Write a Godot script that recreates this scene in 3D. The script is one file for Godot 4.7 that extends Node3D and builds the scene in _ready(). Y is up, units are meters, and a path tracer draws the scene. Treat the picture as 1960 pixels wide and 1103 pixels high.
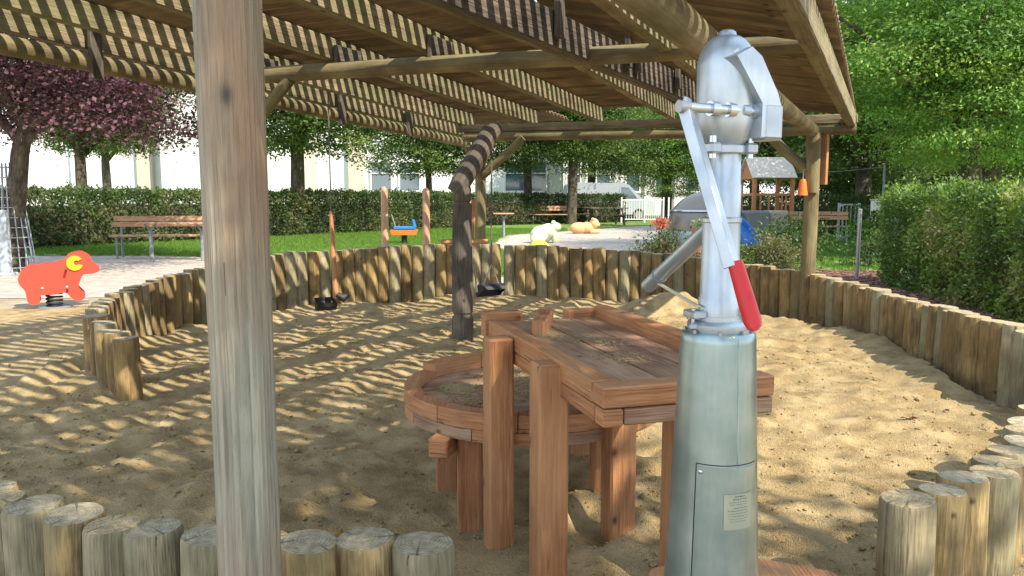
extends Node3D
# A playground sandpit under a slatted pergola, with a hand water pump and a mud table.

var used := {}
var M := {}
const UDIR := Vector3(0.4115, 0, -0.9114)   # pergola: along the purlins
const LOUVRE := -0.47   # each roof slat is set tilted, its near edge up
const RDIR := Vector3(0.9114, 0, 0.4115)    # pergola: across them

# ------------------------------------------------------------------ naming
func numbered(called: String) -> String:
	if not used.has(called):
		used[called] = 0
		return called
	used[called] += 1
	return "%s_%03d" % [called, used[called]]

func thing(called: String, label: String, category: String, at := Vector3.ZERO, turn := 0.0, group := "") -> Node3D:
	var o := Node3D.new()
	o.name = numbered(called)
	add_child(o)
	o.position = at
	o.rotation.y = turn
	tag(o, label, category, group)
	return o

func tag(o: Node, label: String, category: String, group := "") -> void:
	o.set_meta("label", label)
	o.set_meta("category", category)
	if group != "":
		o.set_meta("group", group)

func part(called: String, mesh: Mesh, mat: Material, parent: Node, xf := Transform3D.IDENTITY) -> MeshInstance3D:
	var o := MeshInstance3D.new()
	o.name = called
	o.mesh = mesh
	if mat != null:
		o.material_override = mat
	parent.add_child(o, true)
	o.transform = xf
	return o

func struct(called: String, mesh: Mesh, mat: Material) -> MeshInstance3D:
	var o := part(numbered(called), mesh, mat, self)
	o.set_meta("kind", "structure")
	return o

func dup(src: Node3D, label: String, at: Vector3, turn: float) -> Node3D:
	var c: Node3D = src.duplicate()
	var base := String(src.name)
	c.name = numbered(base)
	add_child(c)
	c.position = at
	c.rotation.y = turn
	c.set_meta("label", label)
	return c

func at(x: float, y: float, z: float) -> Transform3D:
	return Transform3D(Basis.IDENTITY, Vector3(x, y, z))

func st_pos(s: float, t: float, h: float) -> Vector3:
	return RDIR * s + UDIR * t + Vector3(0, h, 0)

# frame whose local z runs from a to b, local y as near to up as can be; origin half-way
func along(a: Vector3, b: Vector3, up := Vector3.UP) -> Transform3D:
	var z := (b - a).normalized()
	var x := up.cross(z)
	if x.length() < 0.01:
		x = Vector3.RIGHT.cross(z)
	x = x.normalized()
	var y := z.cross(x)
	return Transform3D(Basis(x, y, z), (a + b) * 0.5)

# ------------------------------------------------------------------ mesh builders
class MB:
	var v := PackedVector3Array()
	var n := PackedVector3Array()
	var uv := PackedVector2Array()
	var c := PackedColorArray()
	var idx := PackedInt32Array()
	func put(p: Vector3, nn: Vector3, t: Vector2) -> int:
		v.append(p); n.append(nn); uv.append(t)
		return v.size() - 1
	func tri(a: int, b: int, d: int) -> void:
		# clockwise seen from the side the normals point to
		var g := (v[b] - v[a]).cross(v[d] - v[a])
		if g.dot(n[a] + n[b] + n[d]) > 0.0:
			idx.append(a); idx.append(d); idx.append(b)
		else:
			idx.append(a); idx.append(b); idx.append(d)
	func quad(a: int, b: int, d: int, e: int) -> void:
		tri(a, b, d); tri(a, d, e)
	func face(ps: Array, nn: Vector3, ts: Array) -> void:
		var k: Array = []
		for i in ps.size():
			k.append(put(ps[i], nn, ts[i]))
		for i in range(1, ps.size() - 1):
			tri(k[0], k[i], k[i + 1])
	func commit(onto: ArrayMesh = null, mat: Material = null) -> ArrayMesh:
		var m := onto if onto != null else ArrayMesh.new()
		var a := []
		a.resize(Mesh.ARRAY_MAX)
		a[Mesh.ARRAY_VERTEX] = v
		a[Mesh.ARRAY_NORMAL] = n
		if uv.size() == v.size():
			a[Mesh.ARRAY_TEX_UV] = uv
		if c.size() == v.size():
			a[Mesh.ARRAY_COLOR] = c
		a[Mesh.ARRAY_INDEX] = idx
		m.add_surface_from_arrays(Mesh.PRIMITIVE_TRIANGLES, a)
		if mat != null:
			m.surface_set_material(m.get_surface_count() - 1, mat)
		return m

# chamfered box; the grain (texture v) runs along the longest side
func box_into(m: MB, size: Vector3, bev: float, xf := Transform3D.IDENTITY, off := Vector2.ZERO) -> void:
	var h := size * 0.5
	var b: float = min(bev, min(h.x, min(h.y, h.z)) * 0.8)
	var la := 0
	if size.y > size.x and size.y >= size.z: la = 1
	elif size.z > size.x and size.z > size.y: la = 2
	for ax in 3:
		var a1 := (ax + 1) % 3
		var a2 := (ax + 2) % 3
		for sg in [-1.0, 1.0]:
			var ps := []
			var ts := []
			for q in [[-1, -1], [1, -1], [1, 1], [-1, 1]]:
				var p := Vector3.ZERO
				p[ax] = h[ax] * sg
				p[a1] = (h[a1] - b) * q[0]
				p[a2] = (h[a2] - b) * q[1]
				ps.append(xf * p)
				ts.append(box_uv(p, ax, la) + off)
			var nn := Vector3.ZERO
			nn[ax] = sg
			m.face(ps, xf.basis * nn, ts)
	for ax in 3:                                   # edges along ax
		var a1 := (ax + 1) % 3
		var a2 := (ax + 2) % 3
		for s1 in [-1.0, 1.0]:
			for s2 in [-1.0, 1.0]:
				var ps := []
				var ts := []
				for q in [[-1, 0], [1, 0], [1, 1], [-1, 1]]:
					var p := Vector3.ZERO
					p[ax] = (h[ax] - b) * q[0]
					p[a1] = (h[a1] - (b if q[1] == 1 else 0.0)) * s1
					p[a2] = (h[a2] - (0.0 if q[1] == 1 else b)) * s2
					ps.append(xf * p)
					ts.append(box_uv(p, a1, la) + off)
				var nn := Vector3.ZERO
				nn[a1] = s1 * 0.7071
				nn[a2] = s2 * 0.7071
				m.face(ps, xf.basis * nn, ts)
	for sx in [-1.0, 1.0]:
		for sy in [-1.0, 1.0]:
			for sz in [-1.0, 1.0]:
				var s := Vector3(sx, sy, sz)
				var ps := []
				var ts := []
				for k in 3:
					var p := h * s
					for j in 3:
						if j != k: p[j] -= b * s[j]
					ps.append(xf * p)
					ts.append(box_uv(p, k, la) + off)
				m.face(ps, xf.basis * s.normalized(), ts)

func box_uv(p: Vector3, ax: int, la: int) -> Vector2:
	if ax == la:
		return Vector2(p[(ax + 1) % 3], p[(ax + 2) % 3] * 0.3)
	var o := 3 - ax - la
	return Vector2(p[o] + 0.37 * ax, p[la])

func box(size: Vector3, bev := 0.006, off := Vector2.ZERO) -> ArrayMesh:
	var m := MB.new()
	box_into(m, size, bev, Transform3D.IDENTITY, off)
	return m.commit()

# tapered tube through points, with closed ends
func tube_into(m: MB, pts: Array, radii: Array, sides := 12, squash := 1.0, wob := 0.0, seed_ := 0) -> void:
	var rng := RandomNumberGenerator.new()
	rng.seed = 77 + seed_
	var up := Vector3(0.13, 0.2, 0.97)
	var d0: Vector3 = (pts[1] - pts[0]).normalized()
	if abs(d0.dot(up)) > 0.9: up = Vector3(0, 1, 0.1)
	var rings := []
	var len_ := 0.0
	var x := up.cross(d0).normalized()
	for i in pts.size():
		var d: Vector3
		if i == 0: d = pts[1] - pts[0]
		elif i == pts.size() - 1: d = pts[i] - pts[i - 1]
		else: d = (pts[i + 1] - pts[i]).normalized() + (pts[i] - pts[i - 1]).normalized()
		d = d.normalized()
		x = (x - d * x.dot(d)).normalized()
		var y := d.cross(x)
		if i > 0: len_ += (pts[i] - pts[i - 1]).length()
		var ring := []
		for k in sides + 1:
			var a := TAU * k / sides
			var rr: float = radii[i]
			if wob > 0.0:
				rr *= 1.0 + wob * (sin(a * 2.0 + seed_ + i * 0.9) * 0.6 + sin(a * 3.0 + seed_ * 2.1 - i * 1.3) * 0.4)
			var nn := x * cos(a) + y * sin(a) * squash
			ring.append(m.put(pts[i] + nn * rr, nn.normalized(), Vector2(a * radii[0], len_)))
		rings.append(ring)
		if i > 0:
			for k in sides:
				m.quad(rings[i - 1][k], rings[i - 1][k + 1], rings[i][k + 1], rings[i][k])
		if i == 0 or i == pts.size() - 1:
			var dd := -d if i == 0 else d
			var ce := m.put(pts[i], dd, Vector2(0, len_))
			var pr := -1
			for k in sides + 1:
				var q := m.put(m.v[ring[k]], dd, Vector2(0.3 * radii[i] * cos(TAU * k / sides), len_ + 0.3 * radii[i] * sin(TAU * k / sides)))
				if pr >= 0: m.tri(ce, pr, q)
				pr = q

func tube(pts: Array, radii: Array, sides := 12, squash := 1.0, wob := 0.0, seed_ := 0) -> ArrayMesh:
	var m := MB.new()
	tube_into(m, pts, radii, sides, squash, wob, seed_)
	return m.commit()

# profile of (radius, height) turned about y
func lathe_into(m: MB, prof: Array, sides := 32, xf := Transform3D.IDENTITY) -> void:
	var segn := []
	for i in prof.size() - 1:
		var d: Vector2 = prof[i + 1] - prof[i]
		segn.append(Vector2(d.y, -d.x).normalized())
	var v0 := 0.0
	for i in prof.size() - 1:
		var n0: Vector2 = segn[i]
		var n1: Vector2 = segn[i]
		if i > 0 and segn[i - 1].dot(segn[i]) > 0.75: n0 = (segn[i - 1] + segn[i]).normalized()
		if i < prof.size() - 2 and segn[i + 1].dot(segn[i]) > 0.75: n1 = (segn[i + 1] + segn[i]).normalized()
		var v1: float = v0 + (prof[i + 1] - prof[i]).length()
		var pa := -1
		var pb := -1
		for k in sides + 1:
			var a := TAU * k / sides
			var e := Vector3(cos(a), 0, sin(a))
			var q0 := m.put(xf * (e * prof[i].x + Vector3(0, prof[i].y, 0)), xf.basis * (e * n0.x + Vector3(0, n0.y, 0)), Vector2(a * 0.1, v0))
			var q1 := m.put(xf * (e * prof[i + 1].x + Vector3(0, prof[i + 1].y, 0)), xf.basis * (e * n1.x + Vector3(0, n1.y, 0)), Vector2(a * 0.1, v1))
			if pa >= 0:
				m.quad(pa, q0, q1, pb)
			pa = q0
			pb = q1
		v0 = v1

func lathe(prof: Array, sides := 32) -> ArrayMesh:
	var m := MB.new()
	lathe_into(m, prof, sides)
	return m.commit()

# flat outline (x, y) given depth along z, with a small chamfer
func extrude(poly: PackedVector2Array, depth: float, bev := 0.006) -> ArrayMesh:
	var m := MB.new()
	if Geometry2D.is_polygon_clockwise(poly):
		poly.reverse()
	var inner := poly
	var offs := Geometry2D.offset_polygon(poly, -bev)
	if offs.size() == 1 and offs[0].size() == poly.size():
		inner = offs[0]
		# line the inner outline up with the outer one
		var best := 0
		for i in inner.size():
			if inner[i].distance_to(poly[0]) < inner[best].distance_to(poly[0]): best = i
		var r := PackedVector2Array()
		for i in inner.size(): r.append(inner[(best + i) % inner.size()])
		inner = r
	else:
		bev = 0.0
	var tris := Geometry2D.triangulate_polygon(inner)
	for sg in [-1.0, 1.0]:
		var nn := Vector3(0, 0, sg)
		var k := []
		for p in inner: k.append(m.put(Vector3(p.x, p.y, sg * depth * 0.5), nn, p))
		for i in range(0, tris.size(), 3): m.tri(k[tris[i]], k[tris[i + 1]], k[tris[i + 2]])
	var run := 0.0
	for i in poly.size():
		var a := poly[i]
		var b := poly[(i + 1) % poly.size()]
		var d := (b - a).normalized()
		var r0 := run
		run += (b - a).length()
		var nn := Vector3(d.y, -d.x, 0)
		var z := depth * 0.5 - bev
		m.face([Vector3(a.x, a.y, -z), Vector3(b.x, b.y, -z), Vector3(b.x, b.y, z), Vector3(a.x, a.y, z)], nn, [Vector2(-z, r0), Vector2(-z, run), Vector2(z, run), Vector2(z, r0)])
		if bev > 0.0:
			var ia := inner[i]
			var ib := inner[(i + 1) % inner.size()]
			for sg in [-1.0, 1.0]:
				m.face([Vector3(a.x, a.y, sg * z), Vector3(b.x, b.y, sg * z), Vector3(ib.x, ib.y, sg * depth * 0.5), Vector3(ia.x, ia.y, sg * depth * 0.5)], (nn + Vector3(0, 0, sg)).normalized(), [a, b, ib, ia])
	return m.commit()

# flat sheet from an outline in x, z
func sheet(poly: PackedVector2Array, y: float) -> ArrayMesh:
	var m := MB.new()
	var tris := Geometry2D.triangulate_polygon(poly)
	var k := []
	for p in poly: k.append(m.put(Vector3(p.x, y, p.y), Vector3.UP, p))
	for i in range(0, tris.size(), 3): m.tri(k[tris[i]], k[tris[i + 1]], k[tris[i + 2]])
	return m.commit()

# wavy outline so that sheets have natural edges
func wavy(poly: PackedVector2Array, step: float, amp: float, seed_: int) -> PackedVector2Array:
	var nz := FastNoiseLite.new()
	nz.seed = seed_
	nz.frequency = 0.6
	var r := PackedVector2Array()
	for i in poly.size():
		var a := poly[i]
		var b := poly[(i + 1) % poly.size()]
		var n := maxi(1, int((b - a).length() / step))
		for k in n:
			var p := a.lerp(b, float(k) / n)
			r.append(p + Vector2(nz.get_noise_2d(p.x, p.y), nz.get_noise_2d(p.x + 50, p.y)) * amp)
	return r

# ------------------------------------------------------------------ foliage
func leaf_into(m: MB, p: Vector3, dir: Vector3, nn: Vector3, ln: float, wd: float, col: Color) -> void:
	var side := dir.cross(nn).normalized() * wd * 0.5
	var mid := p + dir * ln * 0.45 + nn * ln * 0.08
	var i := m.v.size()
	m.v.append(p); m.v.append(mid + side); m.v.append(p + dir * ln); m.v.append(mid - side)
	for k in 4:
		m.n.append(nn); m.c.append(col)
	m.idx.append_array(PackedInt32Array([i, i + 2, i + 1, i, i + 3, i + 2]))

func rdir(rng: RandomNumberGenerator) -> Vector3:
	var z := rng.randf_range(-1, 1)
	var a := rng.randf() * TAU
	var q := sqrt(1.0 - z * z)
	return Vector3(q * cos(a), z, q * sin(a))

# crown: clumps of leaves spread through an uneven ellipsoid round the origin
func crown_mesh(seed_: int, radii: Vector3, clumps: int, per: int, clump_r: float, leaf: float, cols: Array, aspect := 0.5, floor_ := -0.75, flat := 0.55) -> ArrayMesh:
	var rng := RandomNumberGenerator.new()
	rng.seed = seed_
	var nz := FastNoiseLite.new()
	nz.seed = seed_
	nz.frequency = 0.9
	var m := MB.new()
	for i in clumps:
		var d := rdir(rng)
		var f := pow(rng.randf(), 0.42) * (0.86 + 0.42 * nz.get_noise_3dv(d * 2.0))
		var ce := d * f
		if ce.y < floor_: ce.y = floor_ + rng.randf() * 0.55
		ce *= radii
		var cr := clump_r * rng.randf_range(0.6, 1.3)
		var tone: Color = cols[rng.randi() % cols.size()]
		tone = tone * rng.randf_range(0.8, 1.2)
		var twig := (d * 0.7 + rdir(rng) * 0.6 + Vector3(0, -0.15, 0)).normalized()
		for k in per:
			var g := Vector3(rng.randfn(), rng.randfn() * flat, rng.randfn()) * cr * 0.5
			var dir := (twig + rdir(rng) * 0.9).normalized()
			var nn := (Vector3(0, 0.7, 0) + d * 0.35 + rdir(rng) * 0.75)
			nn = (nn - dir * nn.dot(dir)).normalized()
			var ln := leaf * rng.randf_range(0.65, 1.3)
			var col := tone * rng.randf_range(0.75, 1.3)
			col.a = 1.0
			leaf_into(m, ce + g, dir, nn, ln, ln * aspect, col)
	return m.commit()

# clipped hedge: leaves over the faces of a box that follows a path, height h and width w
func hedge_mesh(seed_: int, a: Vector3, b: Vector3, h: float, w: float, per_m2: float, leaf: float, cols: Array, ragged := 0.07) -> ArrayMesh:
	var rng := RandomNumberGenerator.new()
	rng.seed = seed_
	var nz := FastNoiseLite.new()
	nz.seed = seed_
	nz.frequency = 1.1
	var m := MB.new()
	var L := (b - a).length()
	var t := (b - a).normalized()
	var sd := t.cross(Vector3.UP)
	var faces := [[L * h, 0], [L * h, 1], [L * w, 2], [w * h, 3], [w * h, 4]]
	for fc in faces:
		var cnt := int(fc[0] * per_m2)
		for i in cnt:
			var p: Vector3
			var nn: Vector3
			var l := rng.randf() * L
			var y := rng.randf() * h
			var q := rng.randf_range(-0.5, 0.5) * w
			match fc[1]:
				0: p = a + t * l + sd * w * 0.5 + Vector3(0, y, 0); nn = sd
				1: p = a + t * l - sd * w * 0.5 + Vector3(0, y, 0); nn = -sd
				2: p = a + t * l + sd * q + Vector3(0, h, 0); nn = Vector3.UP
				3: p = a + sd * q + Vector3(0, y, 0); nn = -t
				_: p = b + sd * q + Vector3(0, y, 0); nn = t
			var bump := nz.get_noise_3dv(p * 1.6)
			var gap := nz.get_noise_3dv(p * 3.1 + Vector3(9, 3, 1))
			if gap < -0.22 and rng.randf() < 0.75: continue
			p += nn * (bump * ragged * 2.0 + rng.randfn() * ragged * 0.5 - ragged * 0.3)
			if rng.randf() < 0.4: p -= nn * rng.randf() * 0.26
			if fc[1] == 2 and rng.randf() < 0.06: p += Vector3(0, rng.randf() * 0.1, 0)
			var dir := (nn * 0.6 + Vector3(0, 0.35, 0) + rdir(rng) * 0.9).normalized()
			var ln_ := (nn * 0.6 + Vector3(0, 0.5, 0) + rdir(rng) * 0.7)
			ln_ = (ln_ - dir * ln_.dot(dir)).normalized()
			var tone: Color = cols[clampi(int((nz.get_noise_3dv(p * 0.9 + Vector3(40, 0, 0)) + 0.5) * cols.size() + rng.randf_range(-0.6, 0.6)), 0, cols.size() - 1)]
			var col := tone * rng.randf_range(0.65, 1.35)
			col.a = 1.0
			var s := leaf * rng.randf_range(0.6, 1.3)
			leaf_into(m, p, dir, ln_, s, s * 0.55, col)
	return m.commit()

func hedge(called: String, label: String, seed_: int, a: Vector3, b: Vector3, h: float, w: float, per_m2: float, leaf: float, cols: Array, ragged := 0.07) -> void:
	var t := thing(called, label, "hedge", (a + b) * 0.5)
	var o := (a + b) * 0.5
	part("foliage", hedge_mesh(seed_, a - o, b - o, h, w, per_m2, leaf, cols, ragged), M.leaf, t)
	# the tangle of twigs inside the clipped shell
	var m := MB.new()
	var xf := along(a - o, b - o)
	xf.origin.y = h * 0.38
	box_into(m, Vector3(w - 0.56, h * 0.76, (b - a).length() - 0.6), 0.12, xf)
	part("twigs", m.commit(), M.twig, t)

func shrub(called: String, label: String, seed_: int, p: Vector3, radii: Vector3, n: int, leaf: float, cols: Array) -> void:
	var t := thing(called, label, "shrub", p)
	part("foliage", crown_mesh(seed_, radii, maxi(14, n / 60), 60, radii.x * 0.5, leaf, cols, 0.45, -0.9), M.leaf, t, at(0, radii.y * 0.95, 0))
	var m := MB.new()
	var rng := RandomNumberGenerator.new()
	rng.seed = seed_
	for i in 7:
		var d := Vector3(rng.randf_range(-1, 1) * radii.x * 0.6, radii.y * 1.4, rng.randf_range(-1, 1) * radii.z * 0.6)
		tube_into(m, [Vector3(d.x * 0.1, -0.05, d.z * 0.1), d * 0.5 + Vector3(0, 0.1, 0), d], [0.014, 0.01, 0.004], 5)
	part("stems", m.commit(), M.bark, t)

# tapered trunk with limbs; the crown sits round `top`
func tree(called: String, label: String, p: Vector3, trunk_r: float, fork_h: float, crown: ArrayMesh, crown_at: Vector3, crown_scale: Vector3, turn: float, seed_: int, limbs := 6, group := "") -> void:
	var t := thing(called, label, "tree", p, 0.0, group)
	var rng := RandomNumberGenerator.new()
	rng.seed = seed_
	var lean := Vector3(crown_at.x * 0.25, 0, crown_at.z * 0.25)
	var fork := lean + Vector3(0, fork_h, 0)
	part("trunk", tube([Vector3(0, -0.2, 0), Vector3(0, 0.12, 0), lean * 0.3 + Vector3(0.03, fork_h * 0.5, 0), fork, fork.lerp(crown_at, 0.5), crown_at + Vector3(0, crown_scale.y * 0.6, 0)],
		[trunk_r * 1.5, trunk_r * 1.08, trunk_r * 0.95, trunk_r * 0.85, trunk_r * 0.5, trunk_r * 0.15], 14, 1.0, 0.06, seed_), M.bark, t)
	for i in limbs:
		var a := TAU * i / limbs + rng.randf_range(-0.4, 0.4)
		var e := crown_at + Vector3(cos(a) * crown_scale.x, rng.randf_range(-0.35, 0.5) * crown_scale.y, sin(a) * crown_scale.z) * 0.8
		var s := fork.lerp(crown_at, rng.randf_range(0.0, 0.4)) - Vector3(0, 0.1, 0)
		var mid := s.lerp(e, 0.5) + Vector3(0, rng.randf_range(-0.1, 0.5), 0)
		part("limb", tube([s, s.lerp(mid, 0.5) + rdir(rng) * 0.1, mid, mid.lerp(e, 0.6) + rdir(rng) * 0.15, e], [trunk_r * 0.5, trunk_r * 0.42, trunk_r * 0.32, trunk_r * 0.2, trunk_r * 0.08], 8, 1.0, 0.05, i), M.bark, t)
	var xf := Transform3D(Basis(Vector3.UP, turn).scaled(Vector3.ONE), crown_at)
	xf.basis = Basis.from_scale(crown_scale) * Basis(Vector3.UP, turn)
	part("crown", crown, M.leaf, t, xf)

# ------------------------------------------------------------------ textures and materials
# wood: u across the grain, v along it (texture covers uw x vl metres)
func wood(called: String, dark: Color, light: Color, tint: Color, tint_amt: float, seed_: int, uw := 0.35, vl := 1.3, rough := 0.85, contrast := 1.0, knots := 3, bump := 3.0, blotch := 0.5) -> void:
	var W := 256
	var H := 512
	var n1 := FastNoiseLite.new(); n1.seed = seed_; n1.frequency = 0.02
	var n2 := FastNoiseLite.new(); n2.seed = seed_ + 1; n2.frequency = 0.01; n2.fractal_octaves = 4
	var rng := RandomNumberGenerator.new(); rng.seed = seed_
	var kn := []
	for i in knots: kn.append(Vector3(rng.randf() * W, rng.randf() * H, rng.randf_range(5, 9)))
	var img := Image.create(W, H, true, Image.FORMAT_RGB8)
	var hm := Image.create(W, H, false, Image.FORMAT_L8)
	for y in H:
		# blend the last rows into the first so that the length repeats without a seam
		var fy := float(y) / H
		for x in W:
			var ca := cos(TAU * x / W) * 41.0
			var sa := sin(TAU * x / W) * 41.0
			var wx := 0.0
			var kd := 0.0
			for k in kn:
				var dx: float = x - k.x
				var dy: float = (y - k.y) * 1.2
				var q: float = (dx * dx + dy * dy) / (k.z * k.z)
				if q < 14.0:
					var e := exp(-q * 0.35)
					wx += e * sign(dx) * 9.0
					kd = max(kd, exp(-q * 1.2))
			var yy := absf(fy - 0.5) * 2.0 * H
			var g := n1.get_noise_3d(ca * 6.0 + wx, sa * 6.0, yy * 0.22)
			var g2 := n1.get_noise_3d(ca * 17.0 + wx * 2.0, sa * 17.0, yy * 0.45 + 300.0)
			var b := n2.get_noise_3d(ca * 0.9, sa * 0.9, yy * 0.35)
			var f := clampf(0.5 + contrast * (g * 0.55 + g2 * 0.4) + b * blotch, 0.0, 1.0)
			var col := dark.lerp(light, f)
			var tf := clampf(n2.get_noise_3d(ca * 0.7 + 90.0, sa * 0.7, yy * 0.12) * 2.0 + 0.35, 0.0, 1.0)
			col = col.lerp(tint, tf * tint_amt)
			col = col.lerp(dark * 0.5, kd * 0.75)
			var crack := n1.get_noise_3d(ca * 9.0 - 70.0, sa * 9.0, yy * 0.09 + 50.0)
			if crack > 0.60 and contrast > 0.5: col = col * 0.6
			img.set_pixel(x, y, col)
			hm.set_pixel(x, y, Color.from_hsv(0, 0, clampf(f - (0.5 if crack > 0.60 and contrast > 0.5 else 0.0), 0, 1)))
	img.generate_mipmaps()
	hm.bump_map_to_normal_map(bump)
	var mt := StandardMaterial3D.new()
	mt.albedo_texture = ImageTexture.create_from_image(img)
	mt.normal_enabled = true
	mt.normal_texture = ImageTexture.create_from_image(hm)
	mt.roughness = rough
	mt.uv1_scale = Vector3(1.0 / uw, 1.0 / vl, 1)
	M[called] = mt

func shade_of(src: String, called: String, k: Color) -> void:
	var mt: StandardMaterial3D = M[src].duplicate()
	mt.albedo_color = k
	M[called] = mt

# sawn log ends: rings round a pith a little off the middle, radial checks
func end_grain(called: String, dark: Color, light: Color, seed_: int) -> void:
	var W := 192
	var nz := FastNoiseLite.new(); nz.seed = seed_; nz.frequency = 0.03; nz.fractal_octaves = 3
	var img := Image.create(W, W, true, Image.FORMAT_RGB8)
	for y in W:
		for x in W:
			var p := Vector2(x - W * 0.47, y - W * 0.53) / W
			var w := nz.get_noise_2d(x, y)
			var r := p.length() * 1.0 + w * 0.03
			var ring := 0.5 + 0.5 * sin(r * 120.0)
			var a := p.angle()
			var ch := nz.get_noise_2d(cos(a) * 90.0, sin(a) * 90.0 + r * 15.0)
			var f := clampf(0.55 + (ring - 0.5) * 0.4 + w * 0.5, 0, 1)
			var col := dark.lerp(light, f)
			if ch > 0.44 and r > 0.05: col = col * 0.68
			img.set_pixel(x, y, col)
	img.generate_mipmaps()
	var mt := StandardMaterial3D.new()
	mt.albedo_texture = ImageTexture.create_from_image(img)
	mt.roughness = 0.9
	M[called] = mt

func plain(called: String, col: Color, rough := 0.6, metal := 0.0) -> StandardMaterial3D:
	var mt := StandardMaterial3D.new()
	mt.albedo_color = col.linear_to_srgb()
	mt.roughness = rough
	mt.metallic = metal
	M[called] = mt
	return mt

# speckled, patchy surface mapped in world metres
func speckle(called: String, cols: Array, metres: float, seed_: int, fine := 0.35, rough := 0.95, bump := 2.0, size := 512, freq := 0.012) -> void:
	var n1 := FastNoiseLite.new(); n1.seed = seed_; n1.frequency = freq; n1.fractal_octaves = 5
	var rng := RandomNumberGenerator.new(); rng.seed = seed_
	var img := Image.create(size, size, true, Image.FORMAT_RGB8)
	var hm := Image.create(size, size, false, Image.FORMAT_L8)
	var R := size / TAU
	for y in size:
		var cy := cos(TAU * y / size) * R
		var sy := sin(TAU * y / size) * R
		for x in size:
			var s := n1.get_noise_3d(x, cy, sy)
			var e := float(size - x) / size          # blend so that the sheet repeats across too
			if x > size * 3 / 4:
				var k := (x - size * 0.75) / (size * 0.25)
				s = lerpf(s, n1.get_noise_3d(x - size, cy, sy), k)
			var f := clampf(0.5 + s * 0.9 + rng.randf_range(-fine, fine), 0.0, 0.999)
			var q := f * (cols.size() - 1)
			var i := int(q)
			img.set_pixel(x, y, (cols[i] as Color).lerp(cols[i + 1], q - i).linear_to_srgb())
			hm.set_pixel(x, y, Color(f, f, f))
	img.generate_mipmaps()
	hm.bump_map_to_normal_map(bump)
	var mt := StandardMaterial3D.new()
	mt.albedo_texture = ImageTexture.create_from_image(img)
	mt.normal_enabled = true
	mt.normal_texture = ImageTexture.create_from_image(hm)
	mt.roughness = rough
	mt.uv1_triplanar = true
	mt.uv1_world_triplanar = true
	mt.uv1_scale = Vector3.ONE / metres
	M[called] = mt

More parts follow.
